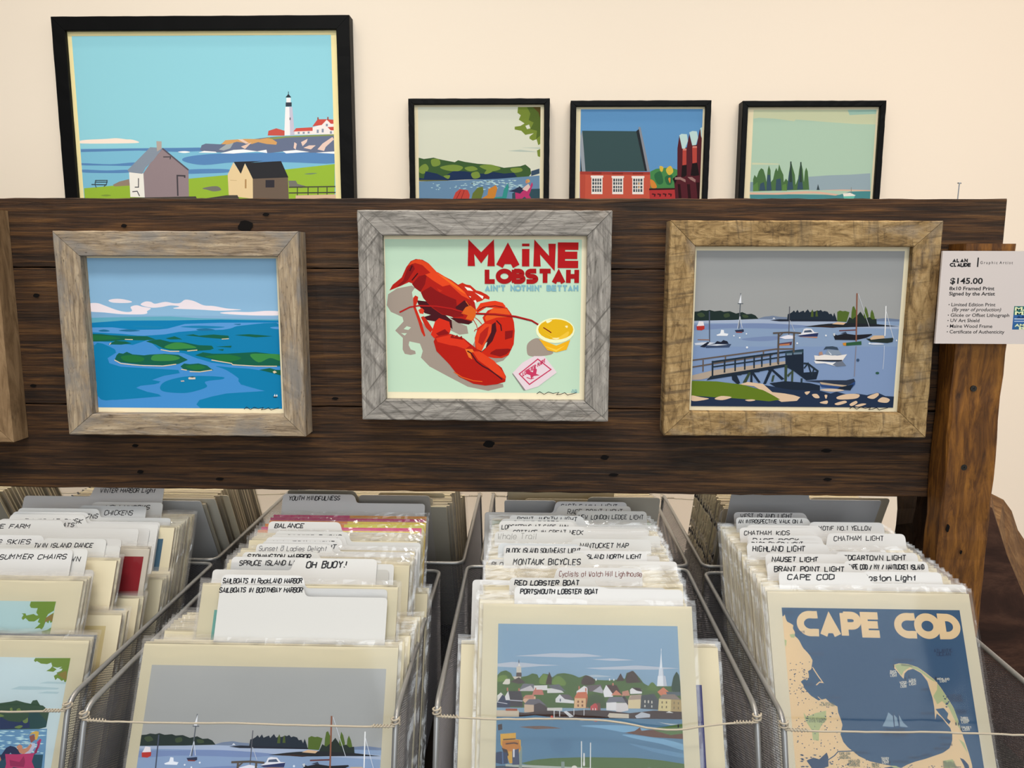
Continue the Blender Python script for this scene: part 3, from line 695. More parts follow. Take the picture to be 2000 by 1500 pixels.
G_HARBOR = '''
b a2a3a2
p 6f7f9b 1430 702 1500 694 1590 702 1590 750 1430 750
p 74829a 655 715 700 700 760 692 800 698 850 700 850 722 655 722
p 8ba1c0 238 725 1590 715 1590 1290 238 1290
p a9b6cd 250 735 660 716 1050 718 1590 742 1590 765 900 752 700 742 250 748
s 7a8db4 250 760 450 752 700 742 1000 755 860 775 640 776 450 780 250 795
s 7a8db4 560 845 740 825 860 830 740 855 620 858
p 839ac0 250 900 1580 880 1580 1290 240 1290
p 1f2f2c 252 675 280 672 300 665 330 668 350 662 380 670 420 665 440 672 480 668 520 682 560 672 590 685 620 682 645 692 665 714 500 724 250 734
s 3c4c34 270 690 300 680 320 700 290 710
s 3c4c34 440 690 470 680 480 700 450 710
s 3c4c34 560 690 590 690 600 705 570 708
p 1f2b38 850 722 855 680 870 675 885 665 895 655 905 668 918 650 928 668 945 660 958 655 965 668 985 646 998 665 1012 660 1030 660 1048 652 1058 655 1070 648 1082 660 1095 655 1115 660 1125 675 1140 672 1150 690 1158 665 1172 700 1178 722
p 4c5c2a 1005 695 1008 660 1016 645 1022 665 1022 695
p 4c5c2a 1035 692 1038 660 1046 650 1052 692
p 1c2230 740 722 800 714 1180 714 1180 722 800 728
p e8e8ec 755 712 765 703 775 712
p 53692a 1178 722 1178 660 1195 650 1215 655 1230 652 1258 660 1250 690 1240 725
p 53692a 1268 735 1272 660 1278 625 1288 620 1300 645 1310 640 1310 740
p 53692a 1345 735 1352 680 1362 620 1374 640 1384 680 1384 735
p 53692a 1392 735 1398 660 1406 640 1418 665 1432 725
p 232f2a 1236 740 1258 692 1280 705 1310 680 1330 655 1348 680 1360 700 1392 690 1410 705 1436 700 1440 745
p 20242a 960 760 1060 745 1120 738 1250 730 1440 735 1590 747 1400 752 1150 762
p 3a2a26 1000 758 1100 752 1200 758 1150 764
p dcb793 1145 740 1180 725 1235 730 1220 743
k 5a6068 6 549 550 540 780
p e9ebf1 551 552 535 615 553 617
k 5a6068 5 530 617 565 617
k cfd3da 4 545 700 530 780
k cfd3da 4 545 700 560 775
p 25304a 513 790 570 783 572 798 560 804 522 804
p 8a3a30 520 800 562 800 560 806 522 806
p ebe5e8 275 755 282 735 310 738 316 765 268 768
p b8342c 266 768 318 764 318 785 300 795 270 793
p eef0f4 395 822 420 812 425 788 442 790 445 810 472 814 465 828 400 828
k 4a5264 7 348 670 352 872
k 9a6a50 6 275 855 350 855
p d8dce6 255 878 300 872 350 870 390 875 340 888 260 890
p 3a4a68 318 896 380 878 440 878 492 880 478 902 330 908
p dfe3ea 330 890 400 882 470 884 400 892
p 1c2133 383 880 400 862 425 868 440 855 465 862 475 878
p 1c2133 290 900 340 868 352 872 320 905
k 5a5a62 5 866 630 863 835
k c0c4cc 3 870 720 900 790
p e9e6ef 800 832 860 815 905 822 900 838 840 842
p 5a3e50 795 872 885 858 882 880 800 886
p c07a50 800 878 870 870 868 882 802 886
p e9e7eb 940 805 950 800 960 775 975 770 1010 772 1030 795 1055 796 1050 815 920 818
p 4a5870 965 785 1005 780 1018 795 960 798
p 2a3560 918 818 1056 798 1050 822 940 825
p c68a6c 930 826 1050 824 1048 832
p 1f2028 1150 802 1180 812 1230 800 1300 808 1405 800 1410 806 1370 826 1300 842 1165 842
p cfd3d8 1150 802 1165 798 1165 815 1158 818
p 3a4458 1200 800 1235 788 1245 802
k 8c5a46 9 1306 535 1304 850
k 6a3a38 7 1192 782 1300 775
k cfd3da 3 1315 540 1350 640 1390 755
p 2f5a3c 1225 862 1338 848 1340 872 1235 880
p d08a2e 1215 862 1238 858 1238 880 1220 878
p 27322f 1368 830 1450 832 1550 822 1545 850 1510 858 1400 852
p d3b493 1395 828 1418 810 1485 808 1492 826 1400 838
k f0f0f0 7 1498 615 1493 812
k e0e4ea 3 1500 650 1530 760 1550 828
s d8dce8 1390 862 1450 858 1490 866 1420 870
k b9c4d8 5 1490 875 1488 960 1482 1030
k 8a8794 6 1304 882 1298 1000 1295 1080
p efe8e2 1030 945 1060 948 1110 936 1180 945 1245 935 1215 978 1035 976
p 2a2f3a 1038 974 1216 972 1208 984 1045 982
p 8c9aac 1100 940 1118 905 1190 910 1212 938 1150 945
p e8ecf2 1120 915 1145 938 1138 940
p 3a4a5c 1090 908 1105 887 1150 884 1180 890 1190 908 1120 902
p b28c7a 1060 945 1062 925 1080 918 1088 940
p f0edec 1028 980 1150 990 1180 985 1228 1008 1165 1012 1100 996 1040 998
p 6f7888 1150 1005 1175 985 1215 980 1240 1010 1180 1016
o 39506e 1317 972 10 10
o 2f5a4a 1446 1055 12 8
o e8ecf2 507 826 5 5 545 838 5 5 588 812 5 5 593 900 7 7 918 868 6 6 1105 815 6 6 1392 862 6 6 1570 840 4 6
k 66584e 9 245 988 500 950 780 908 900 905
k 66584e 9 245 1032 480 990 760 945
k 66584e 8 312 985 312 1060
k 66584e 8 455 960 455 1000
k 66584e 8 700 920 700 960
p b5a493 240 1085 380 1050 600 1020 842 985 842 1012 600 1047 380 1092 300 1112 240 1115
p 1f2c3a 362 1088 600 1047 845 1003 845 1022 600 1070 365 1110 335 1116
k 22303c 12 370 998 600 962 842 926 960 912
k 22303c 9 370 1030 600 995 842 955
k 22303c 11 373 990 373 1100
k 22303c 10 450 980 450 1065
k 22303c 10 518 970 518 1055
k 22303c 10 580 960 580 1045
k 22303c 10 640 950 640 1035
k 22303c 10 690 942 690 1025
k 22303c 10 745 934 745 1015
k 22303c 10 797 926 797 1008
p 2c4450 842 925 960 912 960 940 842 950
p 1c2838 842 945 960 930 962 1058 1060 1050 1046 1100 980 1108 900 1050 845 1022
p 6a7f92 850 935 885 932 885 945 850 948
p 6a7f92 895 930 950 925 950 938 895 942
k 22303c 12 962 998 990 1000 1058 1050
k 22303c 9 965 1030 990 998 1010 1060
k 22303c 9 1015 1080 1030 1030
k 5a5048 11 797 800 794 1002
k 5a5048 11 897 800 896 928
k 5a5048 10 760 805 860 798 942 802
k 5a5048 7 800 825 825 802
p 1c2838 495 1075 560 1068 560 1080 530 1082 552 1130 535 1140 500 1110
p 3b4a38 605 1060 622 1060 590 1130 568 1128
p 1c2838 600 1050 680 1046 676 1058 640 1062 684 1125 670 1128 630 1075 632 1130 616 1130 618 1062
p 1c2838 720 1030 780 1020 776 1032 765 1040 838 1100 820 1108 756 1050 718 1135 700 1135 735 1050
p 3b4a38 760 1080 775 1075 765 1120 752 1120
p 3b4a38 838 1010 856 1010 852 1160 838 1160
p 3b4a38 884 1040 896 1046 892 1175 880 1175
p 3b4a38 855 1075 885 1048 885 1062 860 1090
p 2a3a44 944 1095 956 1095 954 1172 942 1170
p 1c2838 740 1130 840 1115 1000 1125 1070 1140 1070 1175 940 1180 800 1165
p 2c3648 960 1112 1100 1105 1240 1105 1292 1093 1302 1115 1245 1140 1070 1122
p c2ab90 1068 1118 1160 1130 1245 1138 1240 1148 1080 1136
p 2c4a80 1068 1132 1240 1150 1300 1110 1300 1130 1268 1168 1080 1152
p 1c2838 1200 1150 1290 1130 1270 1170 1180 1165
s d8c3b0 1070 1168 1150 1160 1230 1170 1150 1180
p 22324c 238 1290 238 1215 500 1225 800 1240 690 1140 760 1150 840 1165 900 1172 1060 1172 1140 1192 1180 1180 1260 1200 1310 1190 1380 1200 1450 1183 1500 1205 1560 1207 1560 1290
p e3c4a4 545 1140 600 1123 700 1135 760 1187 840 1195 900 1205 942 1218 920 1242 820 1250 740 1205 640 1150
p 647c20 238 1120 400 1122 470 1130 560 1140 640 1160 700 1175 760 1205 812 1235 740 1247 600 1235 480 1228 400 1225 240 1215
s e3c4a4 238 1215 300 1225 352 1235 275 1250 238 1245
s e3c4a4 388 1235 430 1216 498 1223 440 1242
s e3c4a4 585 1240 630 1235 650 1242 610 1248
s e3c4a4 1180 1215 1240 1195 1325 1195 1310 1222 1200 1230
s e3c4a4 1380 1212 1445 1185 1455 1200 1420 1224
s e3c4a4 1450 1240 1480 1212 1528 1225 1510 1248
s e3c4a4 1018 1200 1050 1196 1068 1220 1038 1222
s e3c4a4 1068 1252 1118 1238 1115 1260
s e3c4a4 1168 1257 1230 1238 1245 1250 1190 1267
s e3c4a4 970 1185 1005 1180 985 1202
s e3c4a4 1100 1203 1118 1203 1110 1228
s e3c4a4 1265 1260 1305 1238 1315 1252 1280 1272
s e3c4a4 1300 1270 1345 1255 1375 1258 1330 1275
'''
H_TOWN = '''
b 8cabc4
p c3c9d4 565 280 700 272 800 265 1000 268 1100 282 900 288
p c3c9d4 1030 298 1160 292 1285 302 1160 306
p c3c9d4 470 322 560 312 720 325 850 330 720 335 600 344 470 338
p c3c9d4 990 345 1150 338 1300 330 1545 345 1400 352 1100 352
p b8c6d2 960 388 1060 380 1160 390 1060 394
p 4c692c 466 385 490 365 520 358 550 372 560 390 600 398 620 392 650 388 680 374 710 380 720 400 745 375 772 378 800 395 830 376 870 372 920 380 960 396 1000 382 1060 408 1120 410 1200 405 1200 390 1230 402 1240 370 1280 360 1320 400 1340 425 1372 440 1500 440 1560 440 1565 520 466 520
s 6f8c38 720 425 745 378 775 395 770 432
s 6f8c38 800 430 810 400 842 388 880 420 870 440
s 6f8c38 470 420 480 390 520 385 530 410
p 442f22 760 432 770 395 782 365 798 400 795 435
s 442f22 975 432 985 395 1010 385 1050 405 1045 432
p 442f22 1178 415 1190 395 1205 372 1228 412
p 442f22 1232 405 1245 370 1275 358 1300 380 1312 405 1330 420 1240 425
p 24402a 1502 440 1512 390 1530 362 1545 380 1556 420 1556 470 1505 470
p d8cebe 560 392 610 390 612 412 580 412
p d8cebe 584 338 612 338 614 372 584 372
p 5a4a44 584 370 614 370 616 392 582 392
p e8e2d8 592 336 600 316 608 336
k 55505a 4 599 320 599 302
p 4e4038 545 420 600 395 640 425 600 432
p e8e0d4 500 430 520 405 545 405 545 430 510 445
p f0f2f6 1436 300 1440 250 1444 300 1448 345 1432 345
p dfe3ea 1428 345 1452 345 1456 385 1426 385
p f0f2f6 1422 385 1466 385 1476 440 1418 440
p c9ccd6 1452 345 1456 385 1466 385 1476 440 1456 440 1448 345
k f0f2f6 3 1440 255 1440 240
s 5c7a30 1355 470 1375 430 1395 420 1420 450 1415 475
p 4c692c 466 430 600 440 1000 450 1560 470 1565 560 466 560
p cfc9cc 600 470 650 430 690 440 690 470
p 77777f 600 465 625 430 690 432 690 462 670 440
p e6e4e4 690 440 770 438 770 465 690 465
p c8796a 680 490 690 462 740 462 750 490
p e4e2e2 770 455 840 452 870 478 770 480
p 6a6a72 770 440 840 432 880 470 850 465 800 455
p f0eef0 945 470 990 440 1010 450 1010 485 945 490
p 6a5e60 1000 440 1090 432 1100 470 1020 470
p b8b4bc 1040 470 1085 440 1102 465 1100 480
p f2f0f2 1102 470 1120 435 1160 470 1160 498 1110 500
p 4a2c22 1120 434 1180 434 1215 490 1165 490
p d98a6a 1150 490 1180 462 1215 490
p c98c74 1215 470 1250 462 1260 490 1215 495
p f0eef0 1260 460 1275 448 1330 460 1330 480 1262 482
p 3a2622 1270 448 1320 450 1335 470 1300 465
p d9825e 1420 470 1455 445 1500 480 1440 490
p 54606a 1470 470 1560 470 1560 490 1480 490
p e0ded8 470 545 468 495 490 478 530 515 530 545
p 2c3350 466 535 500 490 545 520 545 560 466 560
p e9e7e7 515 500 535 470 555 500 550 520 520 520
p 3c3438 535 470 610 470 622 505 622 555 545 555 545 515
k c9c9d4 5 545 520 622 524
k c9c9d4 4 466 530 530 540
p e0b898 622 520 640 500 700 498 700 525 640 540
p c98a70 622 510 640 492 690 490 690 512
p d8bda2 632 585 632 540 690 545 690 585
p 6f6a74 630 542 660 514 720 512 770 550 720 535 690 545
p 4a3a3c 690 545 722 532 770 556 770 575 690 585
p ecebed 820 530 820 510 845 487 875 512 930 520 930 535
p 6c6268 845 487 900 488 930 515 875 512
p 4a5570 845 510 852 510 852 525 845 525
p e8bd8c 930 560 934 505 1000 505 1000 560
p d2754f 930 507 950 475 1005 472 1012 500 1000 507
p a8683f 1000 505 1012 500 1018 560 1000 560
r 8c5a3a 950 520 960 532 975 520 985 532 950 540 960 552 975 540 985 552
p 3f5528 1002 555 1015 495 1060 480 1110 500 1122 545 1100 560
p ce4a4a 1030 600 1028 550 1055 532 1070 545 1070 600
p 7a4438 1055 532 1085 532 1090 590 1070 600 1070 545
r f0e0d8 1040 560 1046 572 1055 560 1061 572
p efedee 1122 570 1122 530 1180 525 1180 572
p e2dcdc 1180 530 1252 530 1252 570 1180 585
p 74747f 1120 530 1140 500 1215 498 1256 530 1190 526
p 3a3034 1215 498 1225 490 1256 525 1250 545
p e2cfa4 1250 560 1250 515 1262 490 1320 485 1330 560
p b09a8a 1248 515 1270 488 1330 486 1330 510
p 45484c 1322 560 1326 490 1400 480 1432 520 1428 565
r d8d4c8 1345 515 1352 530 1365 515 1372 530 1385 518 1392 532 1345 540 1352 552 1385 542 1392 554
p dccb93 1425 575 1430 505 1500 505 1500 580
p b39b66 1500 505 1562 510 1562 578 1500 580
p 8c7c72 1428 507 1450 484 1520 482 1562 512
r 7a6a4a 1445 520 1452 532 1470 520 1477 532 1445 545 1452 557 1470 545 1477 557 1515 522 1521 534 1540 524 1546 536 1515 548 1521 560 1540 550 1546 562
k c87a60 8 600 470 600 455
k c87a60 8 1000 470 1000 452
k c87a60 8 960 460 960 442
k c87a60 8 1160 438 1160 424
k c87a60 8 530 470 530 452
k c87a60 8 700 470 700 452
k f0f0f0 7 1060 412 1060 400
k f0f0f0 7 1140 412 1140 400
k f0f0f0 7 1165 412 1165 402
p 3e241c 462 575 640 588 770 572 860 580 1000 570 1120 572 1260 585 1400 570 1566 575 1568 615 900 612 600 608 462 600
p d8c8b0 464 610 464 575 600 575 600 610
r b0552f 520 566 590 578
p e2ded8 770 560 860 558 860 575 770 575
k e8e8ea 5 812 570 812 612
k e8e8ea 5 845 572 845 606
k e8e8ea 4 930 600 930 565
k e8e8ea 4 990 600 990 565
p e8e8ea 868 580 885 575 930 605 905 610
p d8ccb8 1130 600 1140 585 1255 590 1255 612 1140 610
p c8ccd4 1290 600 1330 578 1380 590 1378 606 1300 612
p e8e6e0 1470 580 1490 572 1515 582
p 5a86a6 460 612 600 610 700 600 800 612 1568 616 1592 1040 455 1040
s 82b2d2 970 655 1100 650 1250 652 1380 665 1260 690 1100 668
s 82b2d2 1215 700 1320 705 1400 715 1480 725 1575 750 1580 780 1450 748 1300 722
s 6a98ba 1250 745 1400 770 1580 800 1580 820 1400 790
p 527d9e 780 740 830 725 920 732 915 790 860 820 800 790
p 6c3f2a 1230 690 1290 680 1320 660 1330 678 1400 672 1500 670 1572 690 1576 720 1400 712
p 5c7c40 1380 665 1470 655 1570 638 1576 690 1500 700 1420 680
p 76584a 600 665 660 660 740 658 800 662 860 670 700 676
p e6e4e4 965 622 990 616 1010 622 1000 628 970 628
p e0553a 1048 622 1070 620 1068 632 1052 632
p e0553a 790 605 800 600 808 612 792 614
p 3c2a26 472 655 498 648 500 680 475 685
p 2a2c30 1538 640 1548 640 1548 660 1540 660
p d8dcd8 1430 632 1500 640 1545 640 1500 646
p 52702e 615 862 700 842 800 832 1000 824 1300 824 1450 835 1592 852 1592 930 1400 890 1000 880 700 880
p 3c4a5a 455 880 560 875 590 960 560 1040 455 1040
p 43312a 560 885 700 880 1000 888 1390 898 1592 930 1592 1040 540 1040
p 37536e 560 900 720 890 700 960 560 960
p b8a48c 1400 905 1440 910 1500 930 1450 945 1395 925
p 2c4258 1450 960 1592 930 1592 1040 1470 1040
p 64a0c6 1500 920 1592 915 1592 940 1540 935
p bac2b4 520 868 600 870 1000 880 1390 890 1390 902 1000 894 600 884 520 880
r 8c9c92 600 770 620 985 760 890 778 990 856 850 876 990 1366 875 1386 980
p e2ab32 488 704 582 697 582 732 612 735 612 785 580 860 545 865 520 800 490 762
p cc7f1c 500 742 600 736 612 786 540 800 500 782
k 5a3418 7 505 735 580 730
k 5a3418 8 520 758 575 752 595 758
p 3a2018 496 780 530 790 540 820 520 830
p 22345a 458 806 490 800 530 806 536 862 500 870 458 862
p 4a6a9a 498 805 505 804 508 866 500 868
p 3a4466 560 795 600 782 604 870 562 872
p e8eaf0 565 785 575 785 575 830 565 830
p e2ab32 515 995 600 990 640 1005 620 1040 515 1040
p e8c8a8 655 950 668 942 675 955 665 965
p 2c2a38 640 1030 650 985 665 965 690 970 685 1030
p c03a2c 635 1015 660 1005 680 1030 650 1035
p efe5da 714 960 742 964 850 985 950 1000 950 1012 800 995 716 978
p c4352c 716 970 800 990 932 1008 932 1040 720 1040
t f6eee6 748 1004 802 1018 11 3|TAKE AWAY
p efe6d6 928 945 1042 945 1122 950 1126 1040 940 1040
p d9cfc0 1042 945 1122 950 1126 1040 1046 1040
p 2a333e 945 962 978 962 980 1012 950 1005
p 2a333e 986 962 1028 962 1028 1014 988 1012
p dfe5e8 955 970 970 968 972 1000 958 996
p f1ebde 905 938 920 900 945 898 955 912 1100 914 1142 935 1120 945
p d8cabc 1010 935 1110 930 1140 938 1120 948 1010 948
r f6f6f4 935 917 1012 934
t 22242a 940 931 1008 931 11 4|NV COOK 07
o f1ebde 935 880 16 10
k f2f2ee 6 976 738 978 912
k f2f2ee 6 1030 745 1030 915
k f2f2ee 8 992 802 992 872
k f2f2ee 12 992 850 992 868
p 66382a 1088 928 1092 895 1080 905 1095 882 1115 880 1112 925
k e8e8ea 5 1120 968 1465 968
k e8e8ea 5 1160 1000 1465 1000
k e8e8ea 5 1465 965 1465 1040
k e8e8ea 5 1240 968 1240 1040
k c0402c 6 1335 940 1330 1020
k c0402c 6 1355 935 1350 1020
k c0402c 6 1385 945 1365 1020
p 4a8a50 1175 1000 1190 985 1200 1010 1185 1035
'''  # one slate patch on the water is a painted sleeve reflection
I_CAPE = '''
b 2d567b
p f0d0a0 400 165 413 172 425 158 432 185 440 205 462 216 482 230 478 250 492 275 490 300 505 312 520 330 532 355 545 380 570 405 590 430 606 460 600 500 598 520 575 530 580 555 580 575 568 590 545 585 525 600 540 618 550 645 590 690 640 722 690 710 722 740 765 760 770 800 785 840 797 880 782 940 800 990 830 1025 870 1055 900 1080 970 1112 1060 1130 1150 1145 1172 1152 1210 1130 1260 1110 1330 1090 1440 1050 1482 1020 1500 970 1500 930 1488 890 1470 870 1440 830 1405 800 1395 840 1390 760 1380 700 1362 640 1350 595 1310 542 1260 515 1225 525 1205 545 1198 580 1180 560 1155 528 1138 510 1136 490 1170 480 1230 485 1290 505 1340 540 1392 582 1432 632 1470 692 1512 762 1540 842 1562 922 1580 980 1602 1050 1620 1120 1634 1260 480 1260
k f0d0a0 7 605 505 640 560 672 605 650 602 628 622
k f0d0a0 4 610 655 630 690 660 718
p b9c28c 1140 492 1180 482 1230 487 1290 507 1390 583 1430 632 1470 694 1512 764 1540 844 1556 905 1530 868 1482 762 1440 720 1410 742 1385 690 1412 645 1400 602 1350 570 1300 530 1240 505 1200 530 1185 560 1160 525
p f0d0a0 1370 590 1412 600 1410 650 1370 660
p b9c28c 540 800 560 830 620 805 690 788 690 850 660 880 640 920 640 985 600 980 595 920 550 850
p b9c28c 455 290 490 285 488 312 465 310
p b9c28c 418 320 436 330 430 370 420 360
p b9c28c 1540 960 1575 985 1595 1050 1570 1010
p b9c28c 1440 1100 1500 1090 1520 1140 1450 1150
p b9c28c 710 1175 760 1165 755 1200 715 1200
p 2d567b 1398 772 1450 765 1478 800 1470 830 1492 850 1480 870 1450 835 1420 800
p 2d567b 525 600 550 585 590 600 610 640 640 700 600 680 560 640
p 24446a 555 1115 600 1095 640 1105 690 1060 700 1090 700 1150 660 1165 640 1200 600 1180 580 1150
p 24446a 1062 1152 1120 1142 1160 1152 1212 1162 1150 1186 1085 1180
p 24446a 1545 1080 1570 1090 1600 1125 1605 1165 1580 1150
p b9c28c 1100 1138 1140 1138 1165 1155 1120 1150
d 24446a 70 440 470 600 680 13 7
d 24446a 80 480 700 760 1050 12 8
d 24446a 60 740 1090 1040 1200 12 7
d 24446a 60 1200 1130 1600 1200 12 7
d 24446a 14 1440 680 1475 760 16 10
d 24446a 30 500 1060 720 1200 26 9
k 3a5878 6 692 1112 740 1080 765 1052 820 1050 880 1046
p 8fa9bc 1056 885 1080 840 1096 795 1124 820 1130 890
p 8fa9bc 1134 886 1132 810 1150 830 1160 880
p 8fa9bc 1164 886 1160 806 1190 860 1222 890
k 2a4060 4 1128 790 1134 900
k 2a4060 4 1160 800 1168 898
p 24405e 1058 896 1110 902 1200 896 1196 912 1080 910
f f2d3a4 540 292 1548 320 148 48|CAPE COD
t 1e3a60 416 152 490 152 12 2.3|COHASSET
t 1e3a60 495 280 558 280 12 2.3|SCITUATE
t 1e3a60 588 422 678 424 12 2.3|MARSHFIELD
t 1e3a60 550 624 614 625 12 2.3|DUXBURY
t 1e3a60 704 708 786 710 12 2.3|PLYMOUTH
t 75806a 662 745 740 746 11 2.3|PLIMOTH
t 75806a 650 757 745 759 11 2.3|PLANTATION
t 75806a 568 848 690 850 12 2.3|MYLES STANDISH
t 75806a 576 864 684 866 12 2.3|STATE FOREST
t 1e3a60 1142 466 1262 467 12 2.3|PROVINCETOWN
t 75806a 1186 496 1255 500 10 2.3|PROVINCE
t 1e3a60 1396 410 1512 408 20 4|ATLANTIC
t 1e3a60 1414 432 1500 432 20 4|OCEAN
t f4f0e0 1114 538 1152 538 12 2.3|RACE
t f4f0e0 1112 552 1156 552 12 2.3|POINT
t f4f0e0 1114 566 1156 566 12 2.3|LIGHT
t f4f0e0 1172 608 1218 608 12 2.3|WOOD
t f4f0e0 1180 622 1212 622 12 2.3|END
t f4f0e0 1178 636 1218 636 12 2.3|LIGHT
t f4f0e0 1234 592 1276 592 12 2.3|LONG
t f4f0e0 1232 606 1278 606 12 2.3|POINT
t f4f0e0 1234 620 1278 620 12 2.3|LIGHT
t f4f0e0 1412 586 1488 587 13 2.3|HIGHLAND
t f4f0e0 1430 600 1472 601 13 2.3|LIGHT
t 1e3a60 1308 654 1355 655 12 2.3|TRURO
t 1e3a60 1304 806 1388 806 13 2.3|WELLFLEET
t 1e3a60 1492 690 1562 692 12 2.3|CAPE COD
t 1e3a60 1492 706 1568 708 12 2.3|NATIONAL
t 1e3a60 1492 722 1572 724 12 2.3|SEASHORE
t 1e3a60 1526 788 1594 790 12 2.3|MARCONI
t 1e3a60 1536 803 1586 804 12 2.3|BEACH
t f4f0e0 1554 832 1602 834 12 2.3|THREE
t f4f0e0 1554 846 1606 848 12 2.3|SISTERS
t f4f0e0 1560 860 1602 861 12 2.3|LIGHT
t f4f0e0 1560 892 1620 894 13 2.3|NAUSET
t f4f0e0 1566 907 1612 908 13 2.3|LIGHT
t 1e3a60 1420 961 1490 962 12 2.3|EASTHAM
t 1e3a60 1430 1002 1498 1002 12 2.3|ORLEANS
t 1e3a60 1386 1030 1464 1030 12 2.3|BREWSTER
t 1e3a60 1310 1072 1362 1072 12 2.3|DENNIS
t 1e3a60 1218 1090 1300 1091 12 2.3|YARMOUTH
t 1e3a60 1122 1118 1218 1118 12 2.3|BARNSTABLE
t 1e3a60 874 1062 954 1062 12 2.3|SANDWICH
t 1e3a60 1048 948 1218 948 18 3.4|CAPE COD BAY
t 75806a 772 1070 842 1070 12 2.3|CAPE COD
t 75806a 782 1084 832 1084 12 2.3|CANAL
t 75806a 774 1098 842 1098 12 2.3|BIKEWAY
t 75806a 832 1118 908 1118 12 2.3|HERITAGE
t 75806a 832 1132 904 1132 12 2.3|MUSEUM
t 75806a 832 1146 904 1146 12 2.3|GARDENS
t f4f0e0 1046 1096 1094 1096 12 2.3|SANDY
t f4f0e0 1050 1110 1092 1110 12 2.3|NECK
t f4f0e0 1050 1124 1092 1124 12 2.3|LIGHT
t 75806a 982 1136 1032 1136 12 2.3|SANDY
t 75806a 986 1150 1030 1150 12 2.3|NECK
t 75806a 1440 1116 1512 1116 12 2.3|ROLAND C
t 75806a 1440 1130 1516 1130 12 2.3|NICKERSON
t 75806a 1440 1144 1524 1144 12 2.3|STATE PARK
k 14243c 6 1134 486 1136 508
k 14243c 6 1208 570 1208 590
k 14243c 6 1230 555 1230 572
k 14243c 6 1402 566 1402 588
k 14243c 6 1522 856 1524 874
k 14243c 6 1540 856 1540 874
k 14243c 6 1554 888 1554 906
k 14243c 6 1098 1106 1098 1128
'''
J_CHAIR = '''
b ccdde1
p 6f8b34 470 410 485 385 830 385 818 480 800 530 790 600 775 640 762 600 740 610 720 590 700 580 680 602 665 560 700 540 690 530 740 510 750 490 700 490 660 520 590 512 630 490 650 465 640 430 600 445 540 440 500 415 485 425
p ccdde1 650 470 700 480 745 470 700 500
p ccdde1 735 560 775 540 780 570 745 580
p 8a7a3a 700 540 790 510 790 600 760 590 720 560
p b4ccd2 240 690 330 660 500 663 720 678 700 692 400 696
p b4ccd2 520 632 600 615 790 620 780 640
p b4ccd2 500 728 600 712 720 718 700 735
p 35523e -1900 800 -500 780 -200 850 0 845 40 862 100 830 180 820 250 810 300 798 380 820 440 832 460 800 500 794 530 845 560 850 620 905 590 1060 520 1078 0 1092 -1900 1100
p 1e345e -1900 960 -300 930 0 958 80 970 150 960 220 1000 330 1012 420 960 480 990 560 1020 580 1062 0 1088 -1900 1095
p 1f4a4c 420 915 520 920 600 1010 590 1060 430 1080
s 71884a 60 945 120 928 180 950 130 962
s 71884a 235 880 258 870 262 912 245 905
s 71884a 300 890 330 875 348 910 320 915
s 71884a 360 1000 385 985 412 968 410 1010 380 1022
s 71884a 280 1062 330 1042 362 1050 330 1072
s 71884a 30 1092 90 1072 112 1088 60 1100
p 6b9ac0 -1900 1092 0 1088 600 1076 560 1600 -1900 1600
d cdeff2 120 -600 1095 560 1320 90 12
p 1e4f62 -1900 1325 100 1330 300 1320 560 1330 530 1600 -1900 1600
p 2f898b -20 1330 -20 1240 50 1180 75 1165 102 1172 62 1240 45 1300 0 1340
p 1f2c55 135 1355 200 1262 240 1242 290 1255 335 1300 340 1330 290 1345 240 1312 170 1385
p d9886c 58 1352 100 1345 142 1350 150 1380 135 1400 100 1390
p c9c9de 372 1285 420 1250 445 1218 482 1215 478 1260 420 1340 380 1380 350 1330
p d39272 300 1250 330 1228 355 1240 360 1275 400 1262 440 1222 452 1240 420 1290 370 1325 330 1310
p 98584c 425 1150 470 1130 486 1180 442 1215
p e2b452 425 1140 450 1112 490 1098 520 1105 514 1150 498 1185 480 1180 482 1130 460 1125
p c23a70 190 1322 300 1325 420 1318 500 1310 470 1305 505 1240 500 1205 530 1175 545 1180 520 1260 470 1330 450 1395 480 1470 520 1540 420 1540 380 1468 330 1460 265 1450 235 1540 165 1540 200 1420
p 9c2a5c 232 1380 330 1400 372 1340 385 1400 372 1450 240 1440
'''
J_TREE = '''
b b3cfd1
p 6c8c2c 640 622 1020 622 985 760 900 810 868 862 985 788 962 930 932 942 920 905 900 950 862 918 832 1000 800 1042 770 1020 690 1032 740 990 782 950 742 930 770 870 690 922 610 920 560 870 520 900 500 870 530 822 500 800 560 800 570 832 680 808 720 832 752 830 720 790 742 720 690 722 640 716 622 680
p 8a7038 870 862 975 800 960 920 920 900 840 940
p 6c8c2c 800 1068 880 1050 952 1012 940 1170 900 1162 862 1118 820 1158
p 7fa3a8 0 1190 1000 1190 1000 1210 0 1210
'''
SIGN = 'k 16161a 4 1290 1285 1310 1270 1340 1288 1370 1272 1400 1282 1440 1274 1425 1290 1450 1288 1480 1276 1500 1292 1530 1284 1560 1276'

# ------------------------------------------------------------------ the room
YW = 1.885
FLOOR = -1.46
def struct(name, a, b, m):
    mb = MB(); mb.box(a, b); return tag(mb.build(name, m), kind='structure')
struct('wall_back', (-3.2, YW, FLOOR), (3.2, YW + .1, 2.3), M['wall'])
struct('floor', (-3.2, -3.2, FLOOR - .05), (3.2, YW, FLOOR), M['floor'])

